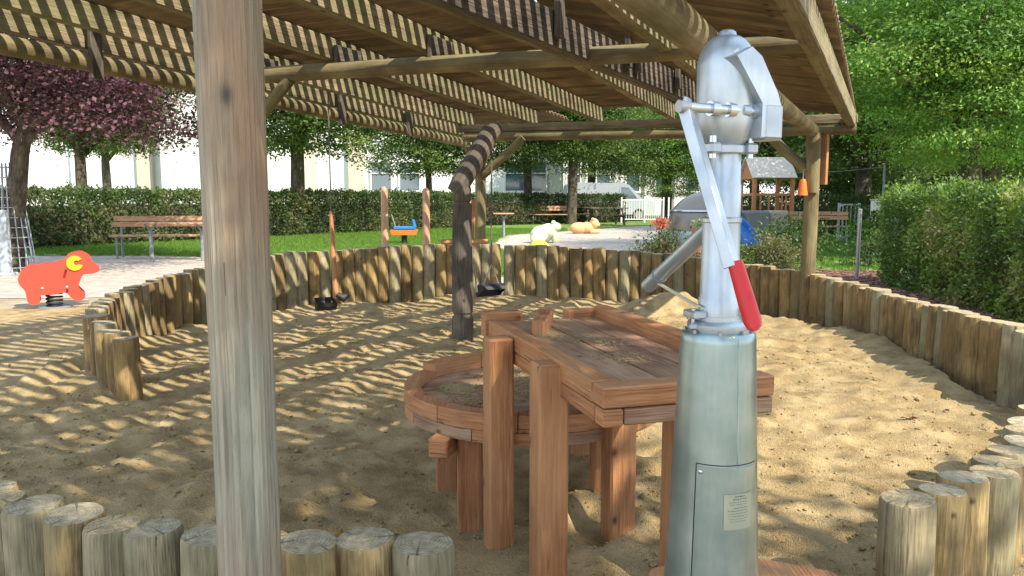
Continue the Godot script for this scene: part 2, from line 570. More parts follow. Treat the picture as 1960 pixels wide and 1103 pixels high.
func make_materials() -> void:
	wood("post", Color(0.43, 0.43, 0.38), Color(0.70, 0.69, 0.61), Color(0.64, 0.50, 0.39), 0.7, 3, 0.45, 2.0, 0.85, 1.15, 5, 3.5, 0.35)
	wood("palisade", Color(0.38, 0.32, 0.21), Color(0.68, 0.59, 0.41), Color(0.50, 0.47, 0.34), 0.5, 11, 0.5, 0.9, 0.9, 0.8, 2, 3.0, 0.7)
	shade_of("palisade", "palisade_b", Color(0.90, 0.88, 0.86))
	shade_of("palisade", "palisade_c", Color(1.0, 0.96, 0.90))
	wood("palisade_grey", Color(0.44, 0.40, 0.31), Color(0.70, 0.65, 0.52), Color(0.50, 0.50, 0.37), 0.5, 17, 0.5, 0.9, 0.9, 0.7, 2, 3.0, 0.7)
	end_grain("log_end", Color(0.48, 0.44, 0.35), Color(0.72, 0.68, 0.57), 5)
	end_grain("log_end_b", Color(0.52, 0.45, 0.33), Color(0.77, 0.70, 0.55), 6)
	wood("larch", Color(0.51, 0.32, 0.19), Color(0.81, 0.59, 0.40), Color(0.73, 0.55, 0.39), 0.5, 23, 0.3, 1.1, 0.65, 0.75, 3, 2.0, 0.4)
	wood("larch_top", Color(0.42, 0.30, 0.23), Color(0.72, 0.57, 0.46), Color(0.64, 0.57, 0.45), 0.5, 29, 0.35, 1.1, 0.6, 0.8, 3, 2.0, 0.7)
	wood("rafter", Color(0.32, 0.28, 0.21), Color(0.63, 0.57, 0.45), Color(0.48, 0.48, 0.33), 0.6, 37, 0.35, 1.6, 0.9, 0.8, 3, 3.0, 0.7)
	wood("slat", Color(0.33, 0.27, 0.20), Color(0.60, 0.51, 0.38), Color(0.46, 0.43, 0.30), 0.4, 41, 0.35, 1.6, 0.9, 0.8, 3, 3.0, 0.7)
	shade_of("slat", "slat_b", Color(0.85, 0.84, 0.84))
	wood("roundlog", Color(0.30, 0.26, 0.18), Color(0.58, 0.52, 0.39), Color(0.46, 0.45, 0.29), 0.6, 43, 0.5, 1.6, 0.85, 0.6, 3, 2.0, 0.8)
	wood("totem", Color(0.20, 0.17, 0.15), Color(0.48, 0.43, 0.38), Color(0.34, 0.33, 0.29), 0.5, 47, 0.5, 1.2, 0.85, 0.9, 3, 3.0, 0.6)
	wood("bench_wood", Color(0.56, 0.40, 0.30), Color(0.84, 0.67, 0.53), Color(0.74, 0.60, 0.48), 0.4, 59, 0.3, 1.1, 0.7, 0.8, 2, 1.5, 0.4)
	wood("bark", Color(0.22, 0.19, 0.15), Color(0.46, 0.42, 0.36), Color(0.38, 0.38, 0.30), 0.5, 53, 0.6, 0.8, 0.95, 1.2, 1, 6.0, 0.6)
	speckle("sand", [Color(0.17, 0.115, 0.048), Color(0.30, 0.215, 0.095), Color(0.385, 0.285, 0.138), Color(0.47, 0.36, 0.19)], 1.3, 61, 0.32, 0.97, 5.0)
	speckle("ground", [Color(0.25, 0.20, 0.13), Color(0.35, 0.29, 0.20), Color(0.44, 0.37, 0.26)], 2.2, 67, 0.35)
	speckle("gravel", [Color(0.34, 0.29, 0.24), Color(0.45, 0.39, 0.33), Color(0.54, 0.48, 0.41)], 1.6, 71, 0.45)
	speckle("turf", [Color(0.09, 0.16, 0.03), Color(0.14, 0.25, 0.04), Color(0.20, 0.31, 0.07)], 1.8, 73, 0.35)
	speckle("mulch", [Color(0.06, 0.03, 0.02), Color(0.14, 0.07, 0.05), Color(0.26, 0.14, 0.10)], 0.7, 79, 0.4)
	speckle("render_white", [Color(0.72, 0.72, 0.73), Color(0.78, 0.78, 0.78), Color(0.82, 0.82, 0.81)], 6.0, 83, 0.1, 0.9, 0.6, 256)
	wood("galv", Color(0.52, 0.60, 0.62), Color(0.80, 0.84, 0.85), Color(0.66, 0.74, 0.72), 0.45, 89, 0.63, 0.6, 0.34, 0.34, 0, 0.3, 0.9)
	M.galv.metallic = 0.88
	wood("galv_bright", Color(0.64, 0.69, 0.73), Color(0.84, 0.87, 0.90), Color(0.74, 0.79, 0.82), 0.4, 97, 0.63, 0.5, 0.38, 0.34, 0, 0.3, 0.8)
	M.galv_bright.metallic = 0.75
	var lf := StandardMaterial3D.new()
	lf.vertex_color_use_as_albedo = true
	lf.roughness = 0.55
	lf.cull_mode = BaseMaterial3D.CULL_DISABLED
	lf.backlight_enabled = true
	lf.backlight = Color(0.85, 0.9, 0.55)
	M.leaf = lf
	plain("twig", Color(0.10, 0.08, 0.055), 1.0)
	plain("red_plastic", Color(0.62, 0.02, 0.025), 0.35)
	plain("ram_red", Color(0.66, 0.06, 0.035), 0.45)
	plain("ram_yellow", Color(0.80, 0.45, 0.02), 0.45)
	plain("black_rubber", Color(0.02, 0.02, 0.022), 0.6)
	plain("black_line", Color(0.01, 0.01, 0.012), 0.7)
	plain("steel", Color(0.35, 0.37, 0.39), 0.4, 0.7)
	plain("steel_paint", Color(0.22, 0.25, 0.28), 0.5)
	plain("chrome", Color(0.62, 0.66, 0.70), 0.22, 0.9)
	plain("white_paint", Color(0.75, 0.75, 0.74), 0.5)
	plain("grey_paint", Color(0.38, 0.42, 0.46), 0.5)
	plain("beige_paint", Color(0.55, 0.48, 0.40), 0.8)
	plain("bolt", Color(0.45, 0.46, 0.47), 0.4, 0.7)
	plain("litter", Color(0.10, 0.065, 0.035), 0.95)
	plain("orange_wood", Color(0.46, 0.20, 0.08), 0.75)
	plain("rope", Color(0.13, 0.12, 0.11), 0.9)
	plain("strap", Color(0.60, 0.55, 0.40), 0.7)
	plain("blue_plastic", Color(0.03, 0.17, 0.50), 0.4)
	plain("orange_plastic", Color(0.80, 0.16, 0.02), 0.45)
	plain("stone_pale", Color(0.66, 0.67, 0.46), 0.8)
	plain("stone_orange", Color(0.75, 0.40, 0.20), 0.8)
	plain("stone_grey", Color(0.20, 0.21, 0.23), 0.85)
	plain("terracotta", Color(0.32, 0.13, 0.07), 0.8)
	plain("van_paint", Color(0.50, 0.56, 0.62), 0.3, 0.4)
	plain("tyre", Color(0.02, 0.02, 0.02), 0.8)
	plain("roof_board", Color(0.70, 0.64, 0.58), 0.8)
	plain("roof_tile", Color(0.30, 0.13, 0.09), 0.8)
	plain("brown_metal", Color(0.24, 0.21, 0.17), 0.35, 0.7)
	var gl := plain("glass", Color(0.10, 0.14, 0.17), 0.05)
	gl.metallic_specular = 0.8

# ------------------------------------------------------------------ the sandpit
func sand_height(x: float, z: float, nz: FastNoiseLite, prints: Array) -> float:
	var h := 0.03 + nz.get_noise_2d(x * 0.9, z * 0.9) * 0.05
	h += nz.get_noise_2d(x * 4.0 + 40.0, z * 4.0) * 0.028
	h += nz.get_noise_2d(x * 11.0, z * 11.0 + 70.0) * 0.016
	h += nz.get_noise_2d(x * 27.0 + 11.0, z * 27.0) * 0.010
	for p in prints:
		var dx: float = (x - p[0]) * p[4] + (z - p[1]) * p[5]
		var dz: float = -(x - p[0]) * p[5] + (z - p[1]) * p[4]
		var q: float = (dx * dx) / (p[2] * p[2]) + (dz * dz) / (p[2] * p[2] * 4.5)
		if q < 6.0:
			h += p[3] * (q * 0.9 - 1.0) * exp(-q * 0.9)
	return maxf(h, -0.2)

func in_pit(x: float, z: float) -> bool:
	var e := Vector2(x / 2.98, (z + 5.95) / 2.9)
	if e.length() < 1.0: return true
	if z > -6.0 and z < -1.0 and x > -2.98 and x < 2.9 + (z + 4.0) * 0.25: return true
	return x <= -2.0 and x > -7.5 and z > -8.6 + 0.25 * sin(x * 2.0) and z < -0.8 and not (x > -2.9 and z < -7.0)

func build_sand() -> void:
	var nz := FastNoiseLite.new()
	nz.seed = 8
	nz.frequency = 0.5
	nz.fractal_octaves = 3
	var rng := RandomNumberGenerator.new()
	rng.seed = 21
	var prints := []
	for i in 150:
		var a := rng.randf() * TAU
		prints.append([rng.randf_range(-3, 2.7), rng.randf_range(-8.4, -1.8), rng.randf_range(0.045, 0.09), rng.randf_range(0.02, 0.05), cos(a), sin(a)])
	prints.append([0.30, -2.68, 0.09, 0.17, 1.0, 0.2])     # hole dug by the table leg
	prints.append([0.10, -2.9, 0.10, 0.06, 1.0, 0.2])
	prints.append([1.55, -8.15, 0.30, -0.14, 0.3, 1.0])    # heap against the back wall
	prints.append([0.75, -8.3, 0.25, -0.10, 0.3, 1.0])
	var buckets := {}
	for p in prints:
		var r: float = p[2] * 5.6
		for ix in range(int(floor((p[0] - r) * 2.0)), int(floor((p[0] + r) * 2.0)) + 1):
			for iz in range(int(floor((p[1] - r) * 2.0)), int(floor((p[1] + r) * 2.0)) + 1):
				var k := Vector2i(ix, iz)
				if not buckets.has(k): buckets[k] = []
				buckets[k].append(p)
	var m := MB.new()
	var ids := {}
	var step := 0.03
	var nx := int(10.8 / step)
	var nzc := int(8.1 / step)
	var x0 := -7.6
	var z0 := -9.0
	var stride := nx + 1
	var map := PackedInt32Array()
	map.resize(stride * (nzc + 1))
	map.fill(-1)
	var ok := PackedByteArray()
	ok.resize(stride * (nzc + 1))
	for iz in nzc + 1:
		for ix in stride:
			var x := x0 + ix * step
			var z := z0 + iz * step
			if not in_pit(x, z): continue
			ok[iz * stride + ix] = 1
			var k := Vector2i(int(floor(x * 2.0)), int(floor(z * 2.0)))
			var h := sand_height(x, z, nz, buckets.get(k, []))
			var edge := Vector2(x / 2.98, (z + 5.95) / 2.9).length()
			if edge > 0.94: h = maxf(h, 0.004)
			if z < -4.5 and x > -2.98: h += clampf((edge - 0.86) * 8.0, 0.0, 1.0) * (0.05 + 0.06 * nz.get_noise_2d(x * 3.0, z * 3.0 + 200.0))   # sand drifted against the wall
			if x < -3.0:
				h = 0.012 + (h - 0.012) * clampf((x + 7.4) * 0.25, 0.03, 0.35) 
				h = maxf(h, 0.006)
			map[iz * stride + ix] = m.put(Vector3(x, h, z), Vector3.UP, Vector2(x, z))
	for iz in nzc:
		for ix in nx:
			var a := iz * stride + ix
			if ok[a] and ok[a + 1] and ok[a + stride] and ok[a + stride + 1]:
				m.idx.append_array(PackedInt32Array([map[a], map[a + 1], map[a + stride + 1], map[a], map[a + stride + 1], map[a + stride]]))
	for iz in range(1, nzc):
		for ix in range(1, nx):
			var a := iz * stride + ix
			if ok[a] and ok[a + 1] and ok[a - 1] and ok[a + stride] and ok[a - stride]:
				m.n[map[a]] = Vector3(m.v[map[a - 1]].y - m.v[map[a + 1]].y, 2.0 * step, m.v[map[a - stride]].y - m.v[map[a + stride]].y).normalized()
	struct("sand", m.commit(), M.sand)
	# loose crumbs of damp sand
	var cm := SphereMesh.new()
	cm.radius = 0.5; cm.height = 0.7; cm.radial_segments = 6; cm.rings = 3
	var mm := MultiMesh.new()
	mm.transform_format = MultiMesh.TRANSFORM_3D
	mm.mesh = cm
	mm.instance_count = 9000
	for i in 9000:
		var x := 0.0
		var z := 0.0
		while true:
			x = rng.randf_range(-3.6, 2.8)
			z = -1.9 - 6.6 * pow(rng.randf(), 1.3)
			if in_pit(x, z): break
		var k := Vector2i(int(floor(x * 2.0)), int(floor(z * 2.0)))
		var h := sand_height(x, z, nz, buckets.get(k, []))
		if x < -3.0: h = 0.02
		var s := rng.randf_range(0.005, 0.016) * (2.2 if rng.randf() < 0.05 else 1.0)
		mm.set_instance_transform(i, Transform3D(Basis(rdir(rng), rng.randf() * TAU).scaled(Vector3(s, s * 0.8, s * 1.2)), Vector3(x, h + s * 0.15, z)))
	var o := MultiMeshInstance3D.new()
	o.name = "sand_crumbs"
	o.multimesh = mm
	o.material_override = M.sand
	add_child(o)
	o.set_meta("kind", "stuff")
	tag(o, "loose crumbs of sand scattered over the sandpit", "sand")
	# bits of bark and twig trodden into the sand
	var lit := MB.new()
	box_into(lit, Vector3(0.022, 0.005, 0.008), 0.001)
	var lmm := MultiMesh.new()
	lmm.transform_format = MultiMesh.TRANSFORM_3D
	lmm.mesh = lit.commit()
	lmm.instance_count = 600
	for i in 600:
		var x := 0.0
		var z := 0.0
		while true:
			x = rng.randf_range(-4.5, 2.8)
			z = -1.9 - 6.6 * pow(rng.randf(), 1.2)
			if in_pit(x, z): break
		var h := sand_height(x, z, nz, buckets.get(Vector2i(int(floor(x * 2.0)), int(floor(z * 2.0))), []))
		if x < -3.0: h = 0.02
		lmm.set_instance_transform(i, Transform3D(Basis(Vector3.UP, rng.randf() * TAU) * Basis(Vector3.RIGHT, rng.randf_range(-0.5, 0.5)) * Basis.from_scale(Vector3.ONE * rng.randf_range(0.35, 1.1)), Vector3(x, h + 0.003, z)))
	var lo_ := MultiMeshInstance3D.new()
	lo_.name = "bark_litter"
	lo_.multimesh = lmm
	lo_.material_override = M.litter
	add_child(lo_)
	lo_.set_meta("kind", "stuff")
	tag(lo_, "brown bits of bark and twig strewn over the sand", "litter")
	# fallen leaves
	var spots := [[205, -1], [0, 0]]
	var at_ := [[-1.35, -3.15, 0], [-0.98, -2.62, 0], [-0.62, -2.6, 0], [-1.9, -3.9, 0], [-0.42, -3.3, 0], [-1.1, -4.2, 0], [0.72, -3.45, 0], [0.95, -2.95, 0], [-0.3, -2.5, 0], [-1.6, -2.9, 0], [0.80, -2.55, 0], [-0.75, -3.6, 0], [2.05, -3.95, 1]]
	for i in at_.size():
		var x: float = at_[i][0]
		var z: float = at_[i][1]
		var h := sand_height(x, z, nz, buckets.get(Vector2i(int(floor(x * 2.0)), int(floor(z * 2.0))), [])) + 0.008
		var lm := MB.new()
		var dark: bool = at_[i][2] == 1
		var col := Color(0.12, 0.01, 0.015) if dark else Color(0.50, 0.33, 0.06) * rng.randf_range(0.7, 1.1)
		col.a = 1
		var a0 := rng.randf() * TAU
		for k in (5 if dark else 1):
			var a := a0 + (k - 2) * 0.6 if dark else a0
			leaf_into(lm, Vector3.ZERO, Vector3(cos(a), 0.15, sin(a)), Vector3.UP, 0.055 if dark else 0.05, 0.028, col)
		var lo := part(numbered("fallen_leaf"), lm.commit(), M.leaf, self, at(x, h, z))
		if dark: tag(lo, "dark red lobed leaf fallen on the sand by the right wall", "leaf")
		else: tag(lo, "small yellow leaf fallen on the sand", "leaf", "yellow leaves fallen on the sand")

func log_mesh(seed_: int, r: float, h: float, side: Material, end: Material, crack: bool) -> ArrayMesh:
	var rng := RandomNumberGenerator.new()
	rng.seed = seed_
	var angs := []
	var n := 18
	for k in n: angs.append(TAU * k / n)
	var ca := rng.randf() * TAU
	if crack:
		for e in [-0.05, 0.0, 0.05]: angs.append(fposmod(ca + e, TAU))
		angs.sort()
	var ph := [rng.randf() * TAU, rng.randf() * TAU, rng.randf() * TAU]
	var ys := [0.0, h * 0.3, h * 0.55, h * 0.8, h - 0.014, h - 0.004]
	var rs := [1.0, 1.0, 1.0, 1.0, 0.985, 0.93]
	var m := MB.new()
	var rings := []
	var uoff := rng.randf()
	var voff := rng.randf()
	var tilt := Vector2(rng.randf_range(-0.05, 0.05), rng.randf_range(-0.05, 0.05))
	for i in ys.size():
		var ring := []
		for k in angs.size() + 1:
			var a: float = angs[k % angs.size()] + (TAU if k == angs.size() else 0.0)
			var rr: float = r * rs[i] * (1.0 + 0.025 * sin(a * 2 + ph[0]) + 0.018 * sin(a * 3 + ph[1] + ys[i] * 2.0) + 0.01 * sin(ys[i] * 9.0 + ph[2]))
			if crack and absf(angle_difference(a, ca)) < 0.01: rr *= 1.0 - 0.4 * clampf((ys[i] / h - 0.2) * 1.4, 0, 1)
			var nn := Vector3(cos(a), 0.0 if i < 4 else (0.3 if i == 4 else 0.7), sin(a)).normalized()
			var yy: float = ys[i]
			if i >= 4: yy += cos(a) * rr * tilt.x + sin(a) * rr * tilt.y
			ring.append(m.put(Vector3(cos(a) * rr, yy, sin(a) * rr), nn, Vector2(a * r + uoff, ys[i] + voff)))
		rings.append(ring)
		if i > 0:
			for k in angs.size(): m.quad(rings[i - 1][k], rings[i - 1][k + 1], rings[i][k + 1], rings[i][k])
	var mesh := m.commit(null, side)
	var e := MB.new()
	var c := e.put(Vector3(0, h + 0.001, 0), Vector3.UP, Vector2(0.5, 0.5))
	var top: Array = rings[rings.size() - 1]
	var pr := -1
	for k in top.size():
		var p: Vector3 = m.v[top[k]]
		var q := e.put(p, Vector3.UP, Vector2(0.5 + p.x / r * 0.46, 0.5 + p.z / r * 0.46))
		if pr >= 0: e.tri(c, pr, q)
		pr = q
	return e.commit(mesh, end)

var log_meshes := []
var log_grey := []

func palisade(t: Node3D, path: Array, pitch: float, seed_: int, grey: bool, jit := 0.012) -> void:
	var rng := RandomNumberGenerator.new()
	rng.seed = seed_
	var cur := Curve3D.new()
	for i in path.size():
		var p := Vector3(path[i][0], path[i][2], path[i][1])
		var pv: Array = path[maxi(0, i - 1)]
		var nx: Array = path[mini(path.size() - 1, i + 1)]
		var tan_ := (Vector3(nx[0], nx[2], nx[1]) - Vector3(pv[0], pv[2], pv[1])) / 6.0
		cur.add_point(p, -tan_, tan_)
	var L := cur.get_baked_length()
	var n := int(L / pitch)
	for i in n + 1:
		var p := cur.sample_baked(L * i / n, true)
		var top := p.y + rng.randf_range(-jit, jit)
		var pool: Array = log_grey if grey else log_meshes
		var xf := Transform3D(Basis(Vector3.UP, rng.randf() * TAU), Vector3.ZERO)
		xf.basis = Basis(Vector3(1, 0, 0), rng.randf_range(-0.022, 0.022)) * Basis(Vector3(0, 0, 1), rng.randf_range(-0.022, 0.022)) * xf.basis
		var sc := rng.randf_range(0.95, 1.10)
		xf.basis = xf.basis * Basis.from_scale(Vector3(sc, 1, sc))
		xf.origin = Vector3(p.x + rng.randf_range(-0.008, 0.008), top - 0.9, p.z + rng.randf_range(-0.008, 0.008)) - t.position
		part("log", pool[rng.randi() % pool.size()], null, t, xf)

func build_palisades() -> void:
	var sm := [M.palisade, M.palisade_b, M.palisade_c]
	for i in 9: log_meshes.append(log_mesh(100 + i, 0.0685, 0.9, (M.palisade_grey if i % 5 == 3 else sm[i % 3]), M.log_end_b if i % 2 else M.log_end, i % 3 == 0))
	for i in 6: log_grey.append(log_mesh(200 + i, 0.0715, 0.9, M.palisade_grey if i % 3 else M.palisade, M.log_end if i % 2 else M.log_end_b, i % 2 == 0))
	var t := thing("palisade_wall", "curved wall of upright logs round the back of the sandpit", "palisade", Vector3(0, 0, -6))
	palisade(t, [[-2.24, -4.50, 0.39], [-2.58, -4.85, 0.43], [-2.88, -5.45, 0.47], [-3.0, -6.1, 0.49], [-3.0, -6.75, 0.52], [-2.84, -7.35, 0.56], [-2.48, -8.1, 0.62], [-1.64, -8.68, 0.65], [-0.6, -8.88, 0.68], [0.54, -8.82, 0.655], [1.55, -8.78, 0.59], [2.1, -8.54, 0.54], [2.58, -8.04, 0.50], [2.95, -7.3, 0.465], [3.04, -6.6, 0.445], [3.02, -5.65, 0.44], [2.92, -4.8, 0.465], [2.88, -4.0, 0.47], [2.76, -3.55, 0.44], [2.50, -3.2, 0.40], [2.22, -3.06, 0.37]], 0.129, 5, false)
	t = thing("palisade_wall", "short row of low grey logs in the bottom right corner", "palisade", Vector3(1.6, 0, -2.5))
	palisade(t, [[1.120, -2.120, 0.365], [1.233, -2.167, 0.360], [1.341, -2.241, 0.362], [1.461, -2.325, 0.360], [1.559, -2.421, 0.360], [1.679, -2.552, 0.360], [1.775, -2.661, 0.360], [1.878, -2.805, 0.360], [2.057, -3.000, 0.380]], 0.134, 6, true, 0.006)
	t = thing("palisade_wall", "row of low cracked logs in the bottom left corner", "palisade", Vector3(-0.9, 0, -1.9))
	palisade(t, [[-0.217, -1.852, 0.360], [-0.355, -1.852, 0.360], [-0.496, -1.856, 0.360], [-0.782, -1.874, 0.365], [-0.929, -1.914, 0.365], [-1.083, -1.956, 0.370], [-1.222, -2.024, 0.365], [-1.359, -2.089, 0.370], [-1.543, -2.186, 0.370]], 0.139, 7, true, 0.007)

# ------------------------------------------------------------------ pergola
func purlin_h(t: float) -> float:      # underside of the purlins
	return 2.03 + 0.036 * (8.1 - t)

func build_pergola() -> void:
	var g := thing("pergola", "weathered timber pergola with slatted roof over the sandpit", "pergola", Vector3(0, 0, -5))
	var O := g.position
	var dp := 0.15                       # purlin depth
	# posts
	var add_post := func(called: String, a: Vector3, b: Vector3, r: float, mat: Material, sd: int) -> void:
		var n := 9
		var pts := []
		var rad := []
		for i in n:
			var f := float(i) / (n - 1)
			pts.append(a.lerp(b, f) - O + Vector3(sin(f * 5.0 + sd) * 0.004, 0, cos(f * 4.0 + sd) * 0.004))
			rad.append(r * (1.0 + 0.012 * sin(f * 9.0 + sd)))
		part(called, tube(pts, rad, 28, 1.0, 0.008, sd), mat, g)
	add_post.call("post", Vector3(-0.572, -0.3, -1.61), Vector3(-0.558, 2.40, -1.61), 0.0655, M.post, 1)
	var p2 := st_pos(-4.43, 4.65, 0)
	add_post.call("post", Vector3(p2.x, -0.3, p2.z), Vector3(p2.x, 2.05, p2.z), 0.07, M.roundlog, 2)
	add_post.call("post", Vector3(-0.364, -0.3, -9.08), Vector3(-0.364, 1.84, -9.08), 0.062, M.roundlog, 3)
	add_post.call("post", Vector3(2.87, -0.3, -7.56), Vector3(2.86, 1.82, -7.55), 0.068, M.roundlog, 4)
	# purlins carry the slats
	for s in [-4.85, -4.3, -3.49, -2.72, -1.93]:
		var t0 := 0.9 if s > -3.0 else 1.4
		var t1 := 8.36 if s > -4.5 else 9.2
		var a := st_pos(s, t0, purlin_h(t0) + dp * 0.5)
		var b := st_pos(s, t1, purlin_h(t1) + dp * 0.5)
		var xf := along(a, b)
		xf.origin -= O
		part("purlin", box(Vector3(0.075, dp, (b - a).length()), 0.006, Vector2(s, s * 0.7)), M.rafter, g, xf)
	# right-hand edge purlin and the one between
	for q in [[-0.30, 1.0, 1.82, -0.17, 8.35, 1.855, 0.13], [-1.12, 1.0, 2.08, -1.05, 8.35, 1.955, 0.12]]:
		var a := st_pos(q[0], q[1], q[2] + q[6] * 0.5)
		var b := st_pos(q[3], q[4], q[5] + q[6] * 0.5)
		var xf := along(a, b)
		xf.origin -= O
		part("purlin", box(Vector3(0.075, q[6], (b - a).length()), 0.006, Vector2(q[0], 0.4)), M.rafter, g, xf)
	# round logs: left edge, cross log, back log, right log
	var rl := func(called: String, a: Vector3, b: Vector3, r: float, mat: Material, sd: int) -> void:
		var pts := []
		var rad := []
		for i in 8:
			var f := i / 7.0
			pts.append(a.lerp(b, f) - O + Vector3(0, sin(f * 6.0 + sd) * 0.006, 0))
			rad.append(r * (1.06 - 0.1 * f))
		part(called, tube(pts, rad, 18, 1.0, 0.02, sd), mat, g)
	rl.call("edge_log", st_pos(-4.8, 1.0, 2.19), st_pos(-4.8, 9.15, 1.91), 0.06, M.roundlog, 5)
	rl.call("cross_log", st_pos(-4.55, 4.65, 2.10), st_pos(-0.33, 4.55, 2.02), 0.055, M.roundlog, 6)
	rl.call("back_log", st_pos(-4.25, 8.1, 1.885), st_pos(-0.13, 8.1, 1.83), 0.05, M.roundlog, 7)
	rl.call("side_log", st_pos(-0.62, 1.6, 1.765), st_pos(-0.50, 8.02, 1.815), 0.062, M.roundlog, 8)
	rl.call("cross_log", st_pos(-3.6, 1.35, 2.12), st_pos(0.1, 1.35, 1.98), 0.055, M.roundlog, 9)
	# back plate on the back log
	var a0 := st_pos(-4.35, 8.1, 1.985)
	var b0 := st_pos(-0.12, 8.1, 1.93)
	var xf0 := along(a0, b0)
	xf0.origin -= O
	part("back_plate", box(Vector3(0.08, 0.085, (b0 - a0).length()), 0.006), M.rafter, g, xf0)
	# deep tie beam with a ledger along its foot, struts up to the roof
	var ta := st_pos(-1.78, 1.2, 2.10)
	var tb := st_pos(-1.36, 8.0, 2.10)
	var xt := along(ta, tb)
	xt.origin -= O
	part("tie_beam", box(Vector3(0.06, 0.19, (tb - ta).length()), 0.006, Vector2(0.2, 0.6)), M.totem, g, xt)
	var xl := xt
	xl.origin += xt.basis.x * 0.055 - Vector3(0, 0.068, 0)
	part("ledger", box(Vector3(0.048, 0.055, (tb - ta).length() - 0.06), 0.005), M.roundlog, g, xl)
	for t in [4.05, 5.15, 5.35, 6.3]:
		var s: float = -1.78 + (t - 1.2) / 6.8 * 0.42 + 0.055
		var p := st_pos(s, t, 2.185) - O
		part("strut", box(Vector3(0.04, 0.27, 0.07), 0.004, Vector2(t, t)), M.totem, g, Transform3D(Basis(Vector3.UP, atan2(UDIR.x, UDIR.z)), p))
	# hanging plates between the purlins and the edge log
	for q in [[-4.74, 3.75, 0.40], [-4.74, 5.3, 0.36], [-4.74, 6.45, 0.36], [-4.74, 7.7, 0.32]]:
		var p := st_pos(q[0], q[1], purlin_h(q[1]) - 0.0) - O
		part("hanger", box(Vector3(0.035, q[2], 0.09), 0.004, Vector2(q[1], 0)), M.totem, g, Transform3D(Basis(Vector3.UP, atan2(UDIR.x, UDIR.z)), p))
	for q in [[-3.43, 4.75], [-2.66, 4.72], [-4.24, 4.8]]:
		var p := st_pos(q[0], q[1], purlin_h(q[1]) + 0.02) - O
		part("hanger", box(Vector3(0.03, 0.17, 0.30), 0.004, Vector2(q[0], 0)), M.totem, g, Transform3D(Basis(Vector3.UP, atan2(UDIR.x, UDIR.z)), p))
	# braces
	rl.call("brace", p2 + Vector3(0, 1.55, 0), st_pos(-3.85, 4.63, 2.06), 0.045, M.roundlog, 11)
	rl.call("brace", Vector3(-0.36, 1.42, -9.05), st_pos(-3.5, 8.06, 1.86), 0.045, M.roundlog, 13)
	rl.call("brace", Vector3(-0.36, 1.4, -9.05), Vector3(-0.50, 1.75, -8.8), 0.04, M.roundlog, 19)
	rl.call("brace", Vector3(2.83, 1.42, -7.5), st_pos(-0.95, 8.05, 1.84), 0.05, M.roundlog, 14)
	rl.call("brace", Vector3(2.82, 1.84, -7.44), Vector3(2.84, 1.24, -7.46), 0.06, M.roundlog, 15)
	part("side_board", box(Vector3(0.03, 0.52, 0.10), 0.004), M.larch, g, Transform3D(Basis(Vector3.UP, 0.3), Vector3(2.975, 1.58, -7.56) - O))
	# slats lie across the purlins with open gaps between them
	var rng := RandomNumberGenerator.new()
	rng.seed = 3
	var sl := []
	var sr := []
	for i in 4:
		sl.append(box(Vector3(3.26, 0.018, 0.080), 0.004, Vector2(i * 0.21, i * 0.53)))
		sr.append(box(Vector3(1.72, 0.018, 0.080), 0.004, Vector2(i * 0.17, i * 0.41)))
	var t := 1.0
	while t < 9.2:
		var top := purlin_h(t) + dp + 0.018
		if t < 8.42 or true:
			var a := st_pos(-5.10, t, top)
			var b := st_pos(-1.84, t, top)
			var xf := Transform3D(Basis((b - a).normalized(), Vector3.UP, (b - a).normalized().cross(Vector3.UP)), (a + b) * 0.5 - O)
			xf = xf.rotated_local(Vector3.UP, rng.randf_range(-0.004, 0.004)).rotated_local(Vector3.RIGHT, LOUVRE + rng.randf_range(-0.03, 0.03))
			if t > 8.42:
				xf.origin -= RDIR * 1.5
			if t < 8.42:
				part("slat", sl[rng.randi() % 4], M.slat if rng.randf() < 0.6 else M.slat_b, g, xf)
			else:
				part("slat", sr[rng.randi() % 4], M.slat, g, Transform3D(xf.basis, st_pos(-4.25, t, top) - O))
		if t < 8.42:
			var ra := st_pos(-1.83, t, top + 0.03)
			var rh: float = lerpf(1.82, 1.855, (t - 1.0) / 7.35) + 0.13 + 0.03
			var rb := st_pos(-0.17, t, rh)
			var d := (rb - ra).normalized()
			part("slat", sr[rng.randi() % 4], M.slat if rng.randf() < 0.6 else M.slat_b, g, Transform3D(Basis(d, UDIR.cross(d) * -1.0, d.cross(UDIR.cross(d) * -1.0)), (ra + rb) * 0.5 - O).rotated_local(Vector3.RIGHT, LOUVRE + rng.randf_range(-0.03, 0.03)))
		t += 0.118 + rng.randf_range(-0.003, 0.003)

